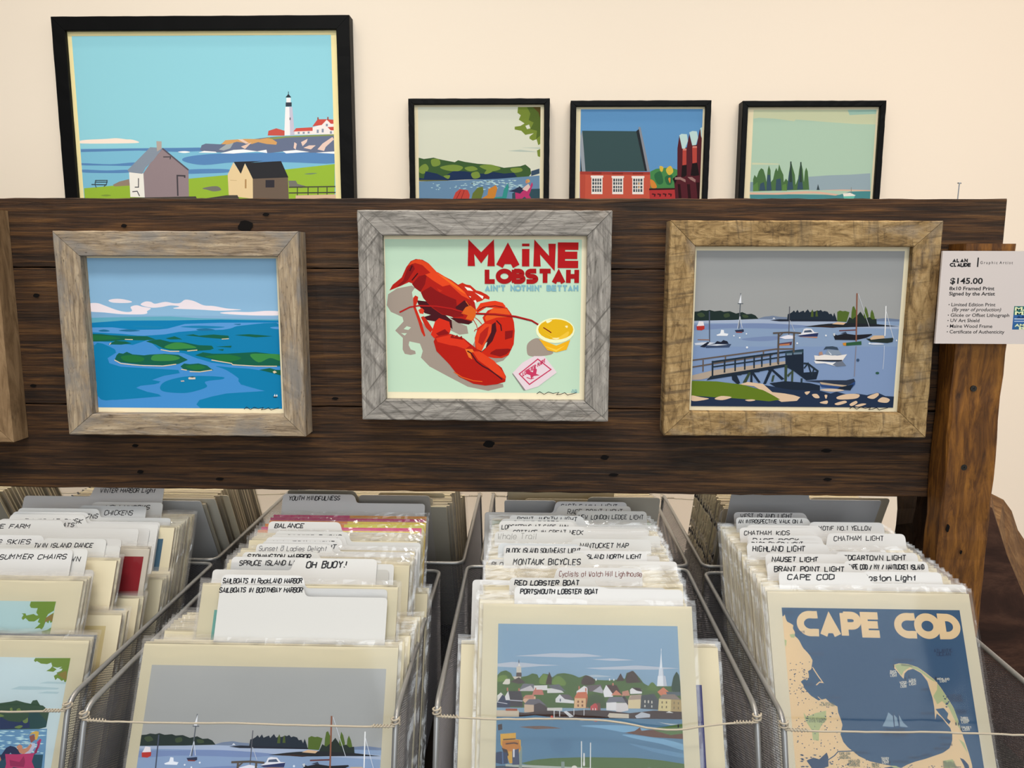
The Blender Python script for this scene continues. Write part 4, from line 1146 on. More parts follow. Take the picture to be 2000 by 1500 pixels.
# ------------------------------------------------------------------ the timber stand
def rough_beam(L, ya, yb, za, zb, n=40, jit=.0008, seed=1, bev=.0022):
    """a sawn timber along local x with slightly uneven arrises"""
    r = random.Random(seed); mb = MB(); rings = []
    c = bev
    for i in range(n + 1):
        x = L * i / n; j = lambda: r.uniform(-jit, jit)
        q = [(ya + c, za), (yb - c, za), (yb, za + c), (yb, zb - c), (yb - c, zb), (ya + c, zb), (ya, zb - c), (ya, za + c)]
        rings.append([(x + (j() if 0 < i < n else 0), y + j(), z + j()) for y, z in q])
    for p in rings: mb.v += p
    for i in range(n):
        for k in range(8):
            a, b = i * 8 + k, i * 8 + (k + 1) % 8
            mb.f.append((a, a + 8, b + 8, b)); mb.c.append((1, 1, 1, 1)); mb.m.append(0)
    mb.f.append(tuple(range(8))); mb.f.append(tuple(n * 8 + k for k in range(8))[::-1]); mb.c += [(1, 1, 1, 1)] * 2; mb.m += [0, 0]
    return mb
YB = .955
stand = empty('display_stand', (0, .98, FLOOR))
tag(stand, 'dark reclaimed barnwood stand with a plank rail across it and a brown post at right', 'display stand')
def part(o, parent=stand):
    o.parent = parent; o.matrix_parent_inverse = Matrix.Translation(parent.location).inverted(); return o
X0 = -1.25
HOLES = [(px, py, rx, rz) for px, py, rx, rz in ((480, 442, .009, .007), (243, 441, .0035, .0022), (520, 419, .004, .002), (72, 577, .004, .0025), (66, 753, .004, .002), (655, 778, .004, .0018), (275, 921, .004, .0025),
         (265, 870, .004, .002), (430, 935, .005, .002), (955, 867, .007, .0045), (1181, 893, .005, .003), (1198, 927, .006, .002), (1614, 880, .006, .0022), (1616, 936, .005, .002))]
def hole(mb, x, y, z, rx, rz, axis=0):
    P = [(rx * math.cos(a / 12 * 2 * math.pi) * (1 + .2 * math.sin(a * 2.1)), rz * math.sin(a / 12 * 2 * math.pi)) for a in range(12)]
    mb.face([(x + a, y, z + b) for a, b in P] if not axis else [(z + b, y, x - a) for a, b in P][::-1], rgb('0a0605'), 1)
for i, (zt, zb, xr) in enumerate(((.0745, -.0070, .545), (-.0082, -.1752, .541), (-.1766, -.2825, .540))):
    mb = rough_beam(xr - X0, YB, YB + .036, zb, zt, 120, .0005, 11 + i, .0009)
    for px, py, rx, rz in HOLES:
        p = at_y(px, py, YB)
        if zb < p.z < zt: hole(mb, p.x - X0, YB - .0012, p.z, rx, rz)
    o = mb.build('plank', [M['plank'], M['ink']]); o.location = (X0, 0, 0); part(o)
for zc in (-.0076, -.1759):
    mb = MB(); mb.box((X0 + .01, YB + .030, zc - .018), (.53, YB + .041, zc + .018)); part(mb.build('gap_light_block', M['shelf']))  # added strip that keeps light from showing through the plank gap
def upright(name, x0, x1, ya, yb, z0, z1, m, seed, jit=.001, holes=()):
    mb = rough_beam(z1 - z0, ya, yb, -(x1 - x0), 0, 60, jit, seed)
    for px, py, rx, rz in holes:
        p = at_y(px, py, ya); hole(mb, -(p.x - x0), ya - .0012, p.z - z0, rx, rz, 1)
    o = mb.build(name, [m, M['ink']])
    o.location = (x0, 0, z0); o.rotation_euler = (0, -math.pi / 2, 0); return part(o)
post = upright('front_post', .4815, .5385, .916, .9535, FLOOR, .0225, M['post'], 21, holes=((1850, 1031, .0022, .005), (1876, 1078, .0014, .0026)))
def screw(px, py, r):
    p = at_y(px, py, .9155); mb = MB(); mb.tube([(0, 0, 0), (0, .003, 0)], r, 12)
    mb.box((-r * .7, -.0004, -r * .14), (r * .7, .001, r * .14)); mb.box((-r * .14, -.0004, -r * .7), (r * .14, .001, r * .7))
    o = mb.build('screw', M['steel']); o.location = p; o.rotation_euler = (0, .6, 0); part(o)
screw(1902, 759, .0036); screw(1883, 913, .0036)
p = at_y(1870, 390, YB + .018); mb = MB(); mb.tube([(0, 0, -.01), (.0006, 0, .0195)], .0006, 8); mb.tube([(.0006, 0, .0188), (.0007, 0, .0198)], .0022, 10)
o = mb.build('nail', M['nail']); o.location = (p.x, YB + .018, .0745); part(o)
p = at_y(1790, 980, 1.0); q = at_y(1838, 980, 1.0)
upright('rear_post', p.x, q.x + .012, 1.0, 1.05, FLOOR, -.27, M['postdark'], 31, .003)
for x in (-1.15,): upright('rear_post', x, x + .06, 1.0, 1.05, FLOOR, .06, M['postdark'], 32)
# split log beside the post
fr = [(1922, 984), (1938, 992), (1950, 1030), (1966, 1082), (1986, 1130), (2004, 1172), (2040, 1230), (2085, 1330)]
bk = [(1922, 962), (1936, 964), (1960, 976), (1976, 998), (1988, 1035), (2006, 1062), (2050, 1130), (2110, 1250)]
F_ = [at_y(x, y, .975) for x, y in fr]; B_ = [at_y(x, y, 1.085) for x, y in bk]
mb = MB()
for i in range(len(fr) - 1):
    mb.face([F_[i], F_[i + 1], B_[i + 1], B_[i]][::-1], mi=0)
lowf = [Vector((F_[-1].x, .975, FLOOR)), Vector((F_[0].x, .975, FLOOR))]
mb.face(F_ + lowf, mi=1)
lowb = [Vector((B_[-1].x, 1.085, FLOOR)), Vector((F_[0].x, 1.085, FLOOR))]
mb.face((B_[:] + lowb)[::-1], mi=0)
mb.face([F_[-1], lowf[0], lowb[0], B_[-1]], mi=0); mb.face([F_[0], B_[0], lowb[1], lowf[1]], mi=0)
me = mb.mesh('split_log', [M['slab'], M['slabdark']])
part(link('split_log', me))
ZF = -.557
mb = MB(); mb.box((-1.2, .56, ZF - .05), (.56, 1.46, ZF - .0035)); part(mb.build('shelf_top', M['shelf']))
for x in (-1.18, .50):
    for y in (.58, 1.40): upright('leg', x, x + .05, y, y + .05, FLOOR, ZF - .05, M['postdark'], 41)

# ------------------------------------------------------------------ picture frames
def rail(W, rw, wl, wr, d, m, parent, rot, cx, cz, seed):
    g = .0003; mb = MB(); n = 24; r = random.Random(seed); rings = []
    for i in range(n + 1):
        t = i / n; j = lambda: r.uniform(-.00035, .00035)
        xo, xi = -W / 2 + g + (W - 2 * g) * t, -W / 2 + wl + g + (W - wl - wr - 2 * g) * t
        c = .0012; e = (0 if i in (0, n) else 1)
        rings.append([(xi, 0, -rw + e * j()), (xi, -d + c + e * j(), -rw), (xi + (xo - xi) * .04, -d + e * j(), -rw + c), (xo + (xi - xo) * .04, -d + e * j(), -c), (xo, -d + c, e * j()), (xo, 0, 0)])
    for p in rings: mb.v += p
    for i in range(n):
        for k in range(6):
            a, b = i * 6 + k, i * 6 + (k + 1) % 6
            mb.f.append((a, b, b + 6, a + 6)); mb.c.append((1, 1, 1, 1)); mb.m.append(0)
    mb.f.append(tuple(range(6))[::-1]); mb.f.append(tuple(n * 6 + k for k in range(6))); mb.c += [(1,) * 4] * 2; mb.m += [0, 0]
    o = mb.build('frame_rail', m, parent); o.location = (cx, 0, cz); o.rotation_euler = (0, rot, 0)
def framed(name, xa, xb, zt, zb, rw, yf, yb, rec, m, art, crop, quad, label, cat, group=None, cut=None, gain=.9, sign=None, paper='f1e5c4', tilt=0):
    """frame front at yf, back at yb; the sheet lies rec behind the front"""
    W, H, d = xb - xa, zt - zb, yb - yf; xc, zc = (xa + xb) / 2, (zt + zb) / 2
    t = empty(name, (xc, yb, zc), (0, tilt, 0)); tag(t, label, cat, group)
    l, tp, r_, bt = rw if isinstance(rw, tuple) else (rw,) * 4
    for k, (rot, cx, cz, L, w_, a, b) in enumerate(((0, 0, H / 2, W, tp, l, r_), (math.pi / 2, W / 2, 0, H, r_, tp, bt), (math.pi, 0, -H / 2, W, bt, r_, l), (-math.pi / 2, -W / 2, 0, H, l, bt, tp))):
        rail(L, w_, a, b, d, m, t, rot, cx, cz, k + int(abs(xc) * 1000))
    mb = MB(); ys = yf + rec - yb
    mb.box((-W / 2 + l * .6, ys, -H / 2 + bt * .6), (W / 2 - r_ * .6, -.002, H / 2 - tp * .6), rgb(paper, gain))
    if art:
        if crop:
            sc = (crop[2] - crop[0]) / crop[4]
            q = [at_y(crop[0] + x * sc, crop[1] + y * sc, yf + rec) for x, y in quad]
        else: q = [Vector((xc + a * (W / 2 - l - .006), 0, zc + c * (H / 2 - tp - .008))) for a, c in ((-1, 1), (1, 1), (1, -1), (-1, -1))]
        l, r_, tp, bt = (q[0].x + q[3].x) / 2, (q[1].x + q[2].x) / 2, (q[0].z + q[1].z) / 2, (q[2].z + q[3].z) / 2
        picture(mb, art, quad, r_ - l, cut or tp - bt, Hq=tp - bt, x0=l - xc, z0=tp - zc, y0=ys - 5e-5, gain=gain)
        if sign: picture(mb, sign, quad, r_ - l, tp - bt, x0=l - xc, z0=tp - zc, y0=ys - 1.2e-3, over=.01, step=2e-5)
    mb.build('print', M['ink'], t); return t
def shift(s, dx, dy, k=1.0):
    a = s.split(); h = a[:3]; v = [float(q) for q in a[3:]]
    for i in range(0, len(v), 2): v[i] = (v[i] - 1290) * k + 1290 + dx; v[i + 1] += dy
    return ' '.join(h + [f'{q:.0f}' for q in v])
YF = .925
framed('picture_frame', -.5625, -.2735,   .035, -.2075, (.0305, .029, .0255, .0255), YF, YB - .0005, .015, M['f1'], E_ISLES, (80, 440, 640, 860, 2000), [(300, 228), (1632, 232), (1690, 1285), (402, 1265)],
       'tan weathered wood frame around an aerial print of green islands in blue sea', 'picture frame', 'barnwood framed prints on the plank rail', sign=shift(SIGN, 135, 0, .9), gain=1.0)
framed('picture_frame', -.2045, .088, .059, -.186, (.0285, .0285, .028, .0245), YF, YB - .0005, .010, M['f2'], F_LOB, (680, 400, 1200, 830, 1814), [(240, 238), (1588, 232), (1580, 1280), (280, 1278)],
       'grey weathered wood frame around the red lobster poster print', 'picture frame', 'barnwood framed prints on the plank rail', sign=SIGN, gain=1.02)
framed('picture_frame', .154, .4603, .048, -.202, (.0295, .029, .031, .029), YF, YB - .0005, .010, M['f3'], G_HARBOR, (1280, 410, 1860, 860, 1933), [(262, 280), (1620, 252), (1552, 1280), (238, 1283)],
       'brown weathered wood frame around a harbour print with a wooden pier and boats', 'picture frame', 'barnwood framed prints on the plank rail', sign=shift(SIGN, -25, 4, .93))
framed('picture_frame', -.925, -.632, .060, -.218, .0305, YF, YB - .0005, .012, M['f0'], B_LAKE, None, [(112, 152), (862, 155), (857, 760), (122, 760)],
       'worn brown wood frame cut off by the left edge of the photo', 'picture frame', 'barnwood framed prints on the plank rail')
YK = 1.85
framed('picture_frame', -1.0879, -.4149, .5415, .02, .030, YK, YW - .0005, .010, M['blackframe'], A_LIGHT, (80, 0, 720, 480, 2000), [(188, 212), (1766, 222), (1803, 1218), (262, 1210)],
       'large black frame on the wall holding a print of a lighthouse and two sheds', 'picture frame', 'black framed prints on the wall', cut=.475, paper='f6e8ae', gain=1.06)
framed('picture_frame', -.2869, .0311, .3632, .09, .0125, YK, YW - .0005, .009, M['blackframe'], B_LAKE, (780, 160, 1420, 640, 2000), [(112, 152), (862, 155), (857, 722), (122, 722)],
       'small black frame on the wall with lakeside print of bright lawn chairs', 'picture frame', 'black framed prints on the wall', cut=.23, paper='f2e6c2')
framed('picture_frame', .0779, .3903, .358, .09, .0125, YK, YW - .0005, .009, M['blackframe'], C_BRICK, (1100, 160, 1800, 480, 2000), [(97, 152), (778, 152), (762, 660), (92, 662)],
       'small black frame on the wall with print of a brick house under green roof', 'picture frame', 'black framed prints on the wall', cut=.23, paper='f2e6c2')
framed('picture_frame', .4592, .7745, .3565, .09, .0125, YK, YW - .0005, .009, M['blackframe'], D_SPRUCE, (1100, 160, 1800, 480, 2000), [(1062, 155), (1750, 155), (1712, 658), (1040, 660)],
       'small black frame on the wall with print of spruces on a pale green bay', 'picture frame', 'black framed prints on the wall', cut=.23, paper='f2e6c2')

# ------------------------------------------------------------------ price sign on the post
def type_faces(text, bold=0.0, shear=0.0):
    cu = bpy.data.curves.new('lettering', 'FONT'); cu.body = text; cu.offset = bold; cu.shear = shear; cu.resolution_u = 3; cu.space_character = 1.0
    o = bpy.data.objects.new('lettering', cu); C.objects.link(o); dg = bpy.context.evaluated_depsgraph_get()
    me = o.evaluated_get(dg).to_mesh(); out = [[(me.vertices[i].co.x, me.vertices[i].co.y) for i in p.vertices] for p in me.polygons]
    o.evaluated_get(dg).to_mesh_clear(); bpy.data.objects.remove(o); bpy.data.curves.remove(cu)
    return out
YS = .905
def sg(px, py): v = at_y(px, py, YS); return (v.x, v.z)
tl, bl = sg(1843, 490), sg(1825, 671); sx0 = (tl[0] + bl[0]) / 2; sx1 = sx0 + .165; sz1, sz0 = tl[1], bl[1]
sign = empty('price_sign', (sx0, YS + .003, sz0))
tag(sign, 'white price card with black lettering fixed to the front of the brown post', 'sign')
mb = MB(); mb.box((0, -.003, 0), (sx1 - sx0, 0, sz1 - sz0), rgb('d2c8c3'))
DK = rgb('1a1a1c')
def sign_text(text, xa, xb, yb, h, col=DK, bold=0.0, shear=0.0, lay=1):
    f = type_faces(text, bold, shear); xs = [p[0] for q in f for p in q]; x_0, x_1 = min(xs), max(xs)
    (ax, az), (bx, bz), (cx_, cz) = sg(xa, yb), sg(xb, yb), sg(xa, yb - h)
    kx = (bx - ax) / (x_1 - x_0); kz = (cz - az) / .72
    for q in f: mb.face([(ax - sx0 + (x - x_0) * kx, -.003 - 3e-5 * lay, az - sz0 + y * kz) for x, y in q][::1], col)
def sign_rect(xa, ya, xb, yb, col, lay=1):
    a, b = sg(xa, ya), sg(xb, yb); mb.face([(a[0] - sx0, -.003 - 3e-5 * lay, b[1] - sz0), (b[0] - sx0, -.003 - 3e-5 * lay, b[1] - sz0), (b[0] - sx0, -.003 - 3e-5 * lay, a[1] - sz0), (a[0] - sx0, -.003 - 3e-5 * lay, a[1] - sz0)], col)
def sign_fat(text, xa, xb, yb, h, w, col=DK):
    a, b, c = sg(xa, yb), sg(xb, yb), sg(xa, yb - h)
    for q, u in put_text(text, a[0] - sx0, a[1] - sz0, b[0] - sx0, c[1] - a[1], w, FAT): mb.face([(v.x, -.00305 - u * 5e-6, v.y) for v in q], col)
sign_fat('ALAN', 1860.5, 1889.5, 512.2, 6.8, .0013); sign_fat('CLAUDE', 1856, 1895.5, 520.6, 6.8, .0013)
sign_rect(1909.5, 503, 1910.5, 521.5, DK)
sign_text('G r a p h i c  A r t i s t', 1914.5, 1978, 515.5, 5.6, bold=.012)
sign_text('$145.00', 1855.5, 1919, 554, 11.6, bold=.025)
sign_text('8x10 Framed Print', 1854, 1942, 566.5, 7, bold=.022)
sign_text('Signed by the Artist', 1853.5, 1943, 576.8, 7, bold=.022)
for i, (tx, xa, xb, yb) in enumerate((('Limited Edition Print', 1858, 1944, 598), ('(By year of production)', 1859.5, 1955, 607.5), ('Glicée or Offset Lithograph', 1856.5, 1971, 618.5),
                                      ('UV Art Shield', 1856, 1912.5, 629), ('Maine Wood Frame', 1855, 1938, 640), ('Certificate of Authenticity', 1854.5, 1961.5, 651))):
    sign_text(tx, xa, xb, yb, 6.8, shear=.22 if i == 1 else 0, bold=.012)
    if i != 1: sign_rect(xa - 5.2, yb - 3.9, xa - 3.4, yb - 2.1, DK)
gl = (1981, 598, 2046, 644)
sign_rect(gl[0], gl[1], gl[2], gl[3], rgb('2f5f9a')); sign_rect(gl[0], gl[1], gl[2], gl[1] + 17, rgb('2c6a66'), 2); sign_rect(gl[0], 632, gl[2], gl[3], rgb('2c5f8a'), 2)
sign_rect(gl[0], 622, gl[2], 624, rgb('cfdce8'), 2); sign_rect(gl[0], 627, gl[2], 628.5, rgb('cfdce8'), 2)
sign_text('MAINE', 1982, 2044, 606.5, 7, rgb('dfe8b8'), .03, lay=3); sign_text('MADE', 1982, 2044, 614.8, 7, rgb('dfe8b8'), .03, lay=3)
sign_text("AMERICA'S", 1981.5, 2045, 638, 5.5, rgb('dfe8b8'), .03, lay=3); sign_text('BEST', 1990, 2036, 643.6, 5, rgb('dfe8b8'), .03, lay=3)
for x in (1990, 1998, 2008, 2022, 2034):
    a = sg(x - 5, 622); b = sg(x + 5, 622); c = sg(x, 616); mb.face([(a[0] - sx0, -.0031, a[1] - sz0), (b[0] - sx0, -.0031, b[1] - sz0), (c[0] - sx0, -.0031, c[1] - sz0)], rgb('163a6a'))
mb.build('card', M['sign'], sign)
mb = MB(); mb.box((.030, -.0001, .02), (.078, .0080, .08)); mb.build('mounting_block', M['post'], sign)

# ------------------------------------------------------------------ wire mesh bins
RIM = -.40
def mesh_panel(mb, poly, ax, px_=.0052, pz_=.0024, w=.00021):
    """expanded mesh in the plane spanned by ax = (origin, e1, e2), trimmed to a convex outline"""
    o, e1, e2 = (Vector(q) for q in ax); nrm = e1.cross(e2).normalized()
    def clip(c, dr):
        n = Vector((-dr.y, dr.x)); t0, t1 = -9, 9; p0 = n * c
        for i in range(len(poly)):
            a = Vector(poly[i]); b = Vector(poly[(i + 1) % len(poly)]); e = b - a; m_ = Vector((-e.y, e.x))
            den = m_.dot(dr); num = m_.dot(p0 - a)
            if abs(den) < 1e-12:
                if num < 0: return None
                continue
            t = -num / den
            if den > 0: t0 = max(t0, t)
            else: t1 = min(t1, t)
        return (p0 + dr * t0, p0 + dr * t1, n) if t1 - t0 > .001 else None
    for sgn in (1, -1):
        dr = Vector((px_ * 2, pz_ * 2 * sgn)).normalized(); n = Vector((-dr.y, dr.x)); pitch = abs(n.dot(Vector((px_, 0))))
        cs = [n.dot(Vector(q)) for q in poly]; k = math.floor(min(cs) / pitch)
        while k * pitch < max(cs):
            r = clip(k * pitch, dr); k += 1
            if not r: continue
            a, b, n_ = r; pts = []
            for dz in (-w * .5, w * .5):
                for q, s_ in ((a, -1), (b, -1), (b, 1), (a, 1)):
                    v = q + n_ * w * s_; pts.append(o + e1 * v.x + e2 * v.y + nrm * (dz + sgn * w * .3))
            mb.hexa(pts)
BH = RIM - ZF           # bin height
LB = .335               # bin length
def bin_parts(Wd, key):
    """bin local frame: x across, y from the open front (0) to the back, z up from its floor"""
    lean = .055
    side = [(-lean, 0), (LB, 0), (LB, BH), (0, BH)]
    out = []
    for x in (-Wd / 2, Wd / 2):
        mb = MB(); mesh_panel(mb, side, ((x, 0, 0), (0, 1, 0), (0, 0, 1))); out.append(('mesh_panel', mb.mesh('side_mesh', M['mesh'])))
    mb = MB(); mesh_panel(mb, [(-Wd / 2, 0), (Wd / 2, 0), (Wd / 2, BH), (-Wd / 2, BH)], ((0, LB, 0), (1, 0, 0), (0, 0, 1))); out.append(('mesh_panel', mb.mesh('back_mesh', M['mesh'])))
    mb = MB(); mesh_panel(mb, [(-Wd / 2, -lean), (Wd / 2, -lean), (Wd / 2, LB), (-Wd / 2, LB)], ((0, 0, -.0005), (1, 0, 0), (0, 1, 0)), .008, .005); out.append(('floor_mesh', mb.mesh('floor_mesh', M['mesh'])))
    k = .035; mb = MB(); mesh_panel(mb, [(-Wd / 2, 0), (Wd / 2, 0), (Wd / 2, k), (-Wd / 2, k)], ((0, -lean, 0), (1, 0, 0), (0, lean / BH, 1))); out.append(('front_lip', mb.mesh('front_lip', M['mesh'])))
    # rim wire: up both front edges, along the sides, round the back
    def fil(a, b, c, r, n=6):
        a, b, c = Vector(a), Vector(b), Vector(c); p = b + (a - b).normalized() * r; q = b + (c - b).normalized() * r
        return [p * (1 - t) ** 2 + b * 2 * t * (1 - t) + q * t * t for t in (i / n for i in range(n + 1))]
    h = Wd / 2; pts = [(-h, -lean, 0), (-h, 0, BH), (-h, LB, BH), (h, LB, BH), (h, 0, BH), (h, -lean, 0)]
    path = [Vector(pts[0])]
    for i in range(1, 5): path += fil(pts[i - 1], pts[i], pts[i + 1], .016 if i in (1, 4) else .013)
    path.append(Vector(pts[5])); mb = MB(); mb.tube(path, .0026, 10); out.append(('rim', mb.mesh('rim', M['rim'], True)))
    return out
def string_mesh(Wd, sag, kink, seed, dz=0):
    r = random.Random(seed); h = Wd / 2; mb = MB(); P = []
    for i in range(33):
        t = i / 32; x = -h + Wd * t
        z = BH - .008 + dz * t - sag * 4 * t * (1 - t) + kink * (math.exp(-((t - .72) / .12) ** 2) * -1 + .3 * math.exp(-((t - .4) / .2) ** 2)) + r.uniform(-.0003, .0003)
        P.append((x, -.006 - .001 * math.sin(t * 9), z))
    mb.tube(P, .0009, 7)
    for sx in (-1, 1):
        e = P[0] if sx < 0 else P[-1]
        loop = [(e[0] + .0036 * math.cos(a), e[1] + .004 + .0042 * math.sin(a), e[2] + .0006 * a - .001) for a in (i / 10 * 2 * math.pi for i in range(21))]
        mb.tube(loop, .0009, 6)
        coil = [(e[0] - sx * (.004 + .0009 * a / 2), e[1] + .0013 * math.cos(a), e[2] + .0013 * math.sin(a)) for a in (i / 8 * 2 * math.pi for i in range(49))]
        mb.tube(coil, .0006, 6)
    return mb.mesh('string', M['string'], True)
BIN = {}
def make_bin(xa, xb, y0, rot, label, group, st=None):
    Wd = round(xb - xa, 4)
    if Wd not in BIN: BIN[Wd] = bin_parts(Wd, Wd)
    t = empty('wire_mesh_bin', ((xa + xb) / 2, y0, ZF - .002), (0, 0, rot)); tag(t, label, 'bin', group)
    for nm, me in BIN[Wd]: link(nm, me, t)
    if st: link('string', string_mesh(Wd, *st), t)
    return t
FB, RB = 'print bins in the front row', 'print bins in the rear row'
Y0 = .660
bx = {1: (-.714, -.430), 2: (-.406, -.122), 3: (-.087, .2045), 4: (.2255, .4795)}
make_bin(*bx[1], Y0 + .013, 0, 'grey wire mesh bin holding summer chairs prints, leftmost in the front row', FB, (.003, 0, 1))
make_bin(*bx[2], Y0 - .002, 0, 'grey wire mesh bin with the harbour sailboats print in front', FB, (.001, 0, 2))
make_bin(*bx[3], Y0 + .015, 0, 'grey wire mesh bin with the town and red lobster boat print in front', FB, (.003, .007, 3))
make_bin(*bx[4], Y0 + .004, 0, 'grey wire mesh bin with the CAPE COD map print in front', FB, (.0005, 0, 4))
rx = {0: (-1.035, -.75), 1: (-.72, -.432), 2: (-.385, -.094), 3: (-.0695, .2085), 4: (.2285, .489)}
YR = 1.356
for k, lab in ((0, 'partly hidden grey wire mesh bin at the far left of the rear row'), (1, 'rear grey wire mesh bin behind the summer chairs bin'), (2, 'rear grey wire mesh bin behind the sailboats bin'),
               (3, 'rear grey wire mesh bin behind the lobster boat bin'), (4, 'rear grey wire mesh bin behind the CAPE COD bin')):
    make_bin(*rx[k], YR, math.pi, lab, RB, (.004, 0, 10 + k))

# ------------------------------------------------------------------ prints in clear sleeves
LEAN = math.radians(27); TL = math.tan(LEAN)
SIZE = {'P': (.203, .254), 'L': (.254, .203)}
PAPER = 'f1e6c6'
def card_mesh(cls, seed, front=None, rect=None, art=None, t=.0021):
    w, h = SIZE[cls]; r = random.Random(seed); mb = MB()
    edge = rgb(r.choice(['efe4c6', 'ded3b8', 'c9bda8', 'e9dcb8', 'b7a692', 'd8cdb9']), .85); back = rgb('c3baa8', .85)
    cols = [edge, rgb(r.choice(['efe3c2', 'e6dac0', 'd6cab2']), .9), rgb(front or PAPER, .71), edge, back, edge]
    mb.box((-w / 2, 0, 0), (w / 2, t, h), cols=cols)
    if rect:
        for c, (a, b, e, f) in rect: mb.face([(-w / 2 + a * w, -3e-5, b * h), (-w / 2 + e * w, -3e-5, b * h), (-w / 2 + e * w, -3e-5, f * h), (-w / 2 + a * w, -3e-5, f * h)], rgb(c, .85))
    if art: art(mb, w, h)
    return mb.mesh('sleeved_print', M['ink'])
def sleeve_mesh(cls, seed, pane=False, t=.0021, top=True):
    """clear bag: bright crumpled margins above and beside the card, and a front pane on the prints seen face on"""
    w, h = SIZE[cls]; r = random.Random(seed); mb = MB(); ov, ot = .0036, .0055
    xs = [-w / 2 - ov + (w + 2 * ov) * i / 14 for i in range(15)]; zs = [h * i / 10 for i in range(11)]
    for y in (t * .5,):
        up = [(x, y + r.uniform(-.0007, .0007), h + ot + r.uniform(-.0012, .0006)) for x in xs]; lo = [(x, y, h + .0004) for x in xs]
        for i in range(14 if top else 0): mb.face([lo[i], lo[i + 1], up[i + 1], up[i]], mi=1)
        for s_ in (-1, 1):
            a = [(s_ * (w / 2 + .0003), y, z) for z in zs]; q = 1 if top else 0; b = [(s_ * (w / 2 + ov + q * r.uniform(-.0008, .0004)), y * .5 + t * .25 + q * r.uniform(-.0006, .0006), z) for z in zs]
            for i in range(10): mb.face([a[i], b[i], b[i + 1], a[i + 1]], mi=1)
    if pane:
        nx, nz = 9, 9; base = len(mb.v)
        for j in range(nz + 1):
            for i in range(nx + 1): mb.v.append((-w / 2 - ov + (w + 2 * ov) * i / nx, -.0030 + r.uniform(-.0009, .0009), (h + ot * .5) * j / nz))
        for j in range(nz):
            for i in range(nx):
                a = base + j * (nx + 1) + i; mb.f.append((a, a + 1, a + nx + 2, a + nx + 1)); mb.c.append((1, 1, 1, 1)); mb.m.append(0)
    return mb.mesh('clear_sleeve', [M['film'], M['edge']], pane)
SL = {c: [sleeve_mesh(c, k) for k in range(4)] for c in 'PL'}
SLR = {c: [sleeve_mesh(c, k + 70, top=False) for k in range(2)] for c in 'PL'}
PANE = {c: [sleeve_mesh(c, 40 + k, True) for k in range(3)] for c in 'PL'}
TINT = ['6f9bb0', '8aa7b4', '5d86a6', 'b9cfc8', '9fb6c0', '47657a', 'c9b98a', '88a07a']
PLAIN = {c: [card_mesh(c, k, rect=[(TINT[k], (.06, .06, .94, .945))]) for k in range(8)] for c in 'PL'}
def put_card(me, cls, x, s, label, group, pane=None, rear=False, seed=0):
    r = random.Random(seed)
    o = link('sleeved_print', me); o.location = (x, s, ZF)
    o.rotation_euler = (-LEAN, r.uniform(-.004, .004), math.pi if rear else 0)
    tag(o, label, 'print', group)
    sl = link('clear_sleeve', PANE[cls][pane] if pane is not None else (SLR[cls][seed % 2] if rear else SL[cls][seed % 4]), o)
    return o
def on_plane(px, py, s, sgn=1):
    v = ray(px, py); t = (s - sgn * ZF * TL) / (v.y - sgn * v.z * TL); p = v * t
    return p.x, (p.z - ZF) / math.cos(LEAN)

# dividers: white plastic, one tab, handwriting
def rounded(P):
    out = []
    for i, (x, y, r) in enumerate(P):
        if r <= 0: out.append((x, y)); continue
        b = Vector((x, y)); a = Vector(P[i - 1][:2]) - b; c = Vector(P[(i + 1) % len(P)][:2]) - b
        r = min(r, a.length * .48, c.length * .48); p, q = b + a.normalized() * r, b + c.normalized() * r
        out += [tuple(p * (1 - t) ** 2 + b * 2 * t * (1 - t) + q * t * t) for t in (j / 5 for j in range(6))]
    return out
def divider(s, tab, side=None, text=None, col='eeeeec', sgn=1, label='', group=None, pen='16161c', pw=.00075, drop=0.0):
    """tab = (left px, right px, top py); side = ('R' or 'L', shoulder end px, shoulder py); text = (words, x0, x1, baseline py, cap px)"""
    l, w1 = on_plane(tab[0], tab[2], s, sgn); r, w2 = on_plane(tab[1], tab[2], s, sgn); wt = (w1 + w2) / 2
    x0 = (l + r) / 2; R_ = .0045
    if side:
        e, ws = on_plane(side[1], side[2], s, sgn)
        if side[0] == 'R': P = [(l, drop, 0), (e, drop, 0), (e, ws, R_), (r + .004, ws, .004), (r, wt, R_ * 1.3), (l, wt, R_ * 1.3)]
        else: P = [(e, drop, 0), (r, drop, 0), (r, wt, R_ * 1.3), (l, wt, R_ * 1.3), (l - .004, ws, .004), (e, ws, R_)]
    else: P = [(l, drop, 0), (r, drop, 0), (r, wt, R_), (l, wt, R_)]
    O = rounded(P); th = .0009; mb = MB(); c = rgb(col, .70); n = len(O); y1 = th if sgn > 0 else -th
    O = [(a - x0, b) for a, b in O]
    fa, fb = [(a, 0, b) for a, b in O], [(a, y1, b) for a, b in O]
    if sgn < 0: fa, fb = fb, fa
    mb.face(fa, c); mb.face(fb[::-1], c)
    for i in range(n): mb.face([fa[i], fb[i], fb[(i + 1) % n], fa[(i + 1) % n]][::-1], c)
    if text:
        ta, wa = on_plane(text[1], text[3], s, sgn); tb, wb = on_plane(text[2], text[3], s, sgn); _, wc = on_plane(text[1], text[3] - text[4], s, sgn)
        yy = min(p[1] for p in fa) - 2e-5
        for q, u in put_text(text[0], ta - x0, wa, tb - x0, wc - wa, pw * 1.3, G, .22, .16, seed=int(text[1]), rot=(wb - wa) / max(tb - ta, 1e-4)):
            mb.face([(v.x, yy - u * 6e-6, v.y) for v in q], rgb(pen))
    o = mb.build('divider_tab_card', M['plastic']); o.location = (x0, s, ZF); o.rotation_euler = (-LEAN * sgn, 0, 0)
    tag(o, label, 'divider', group); return o
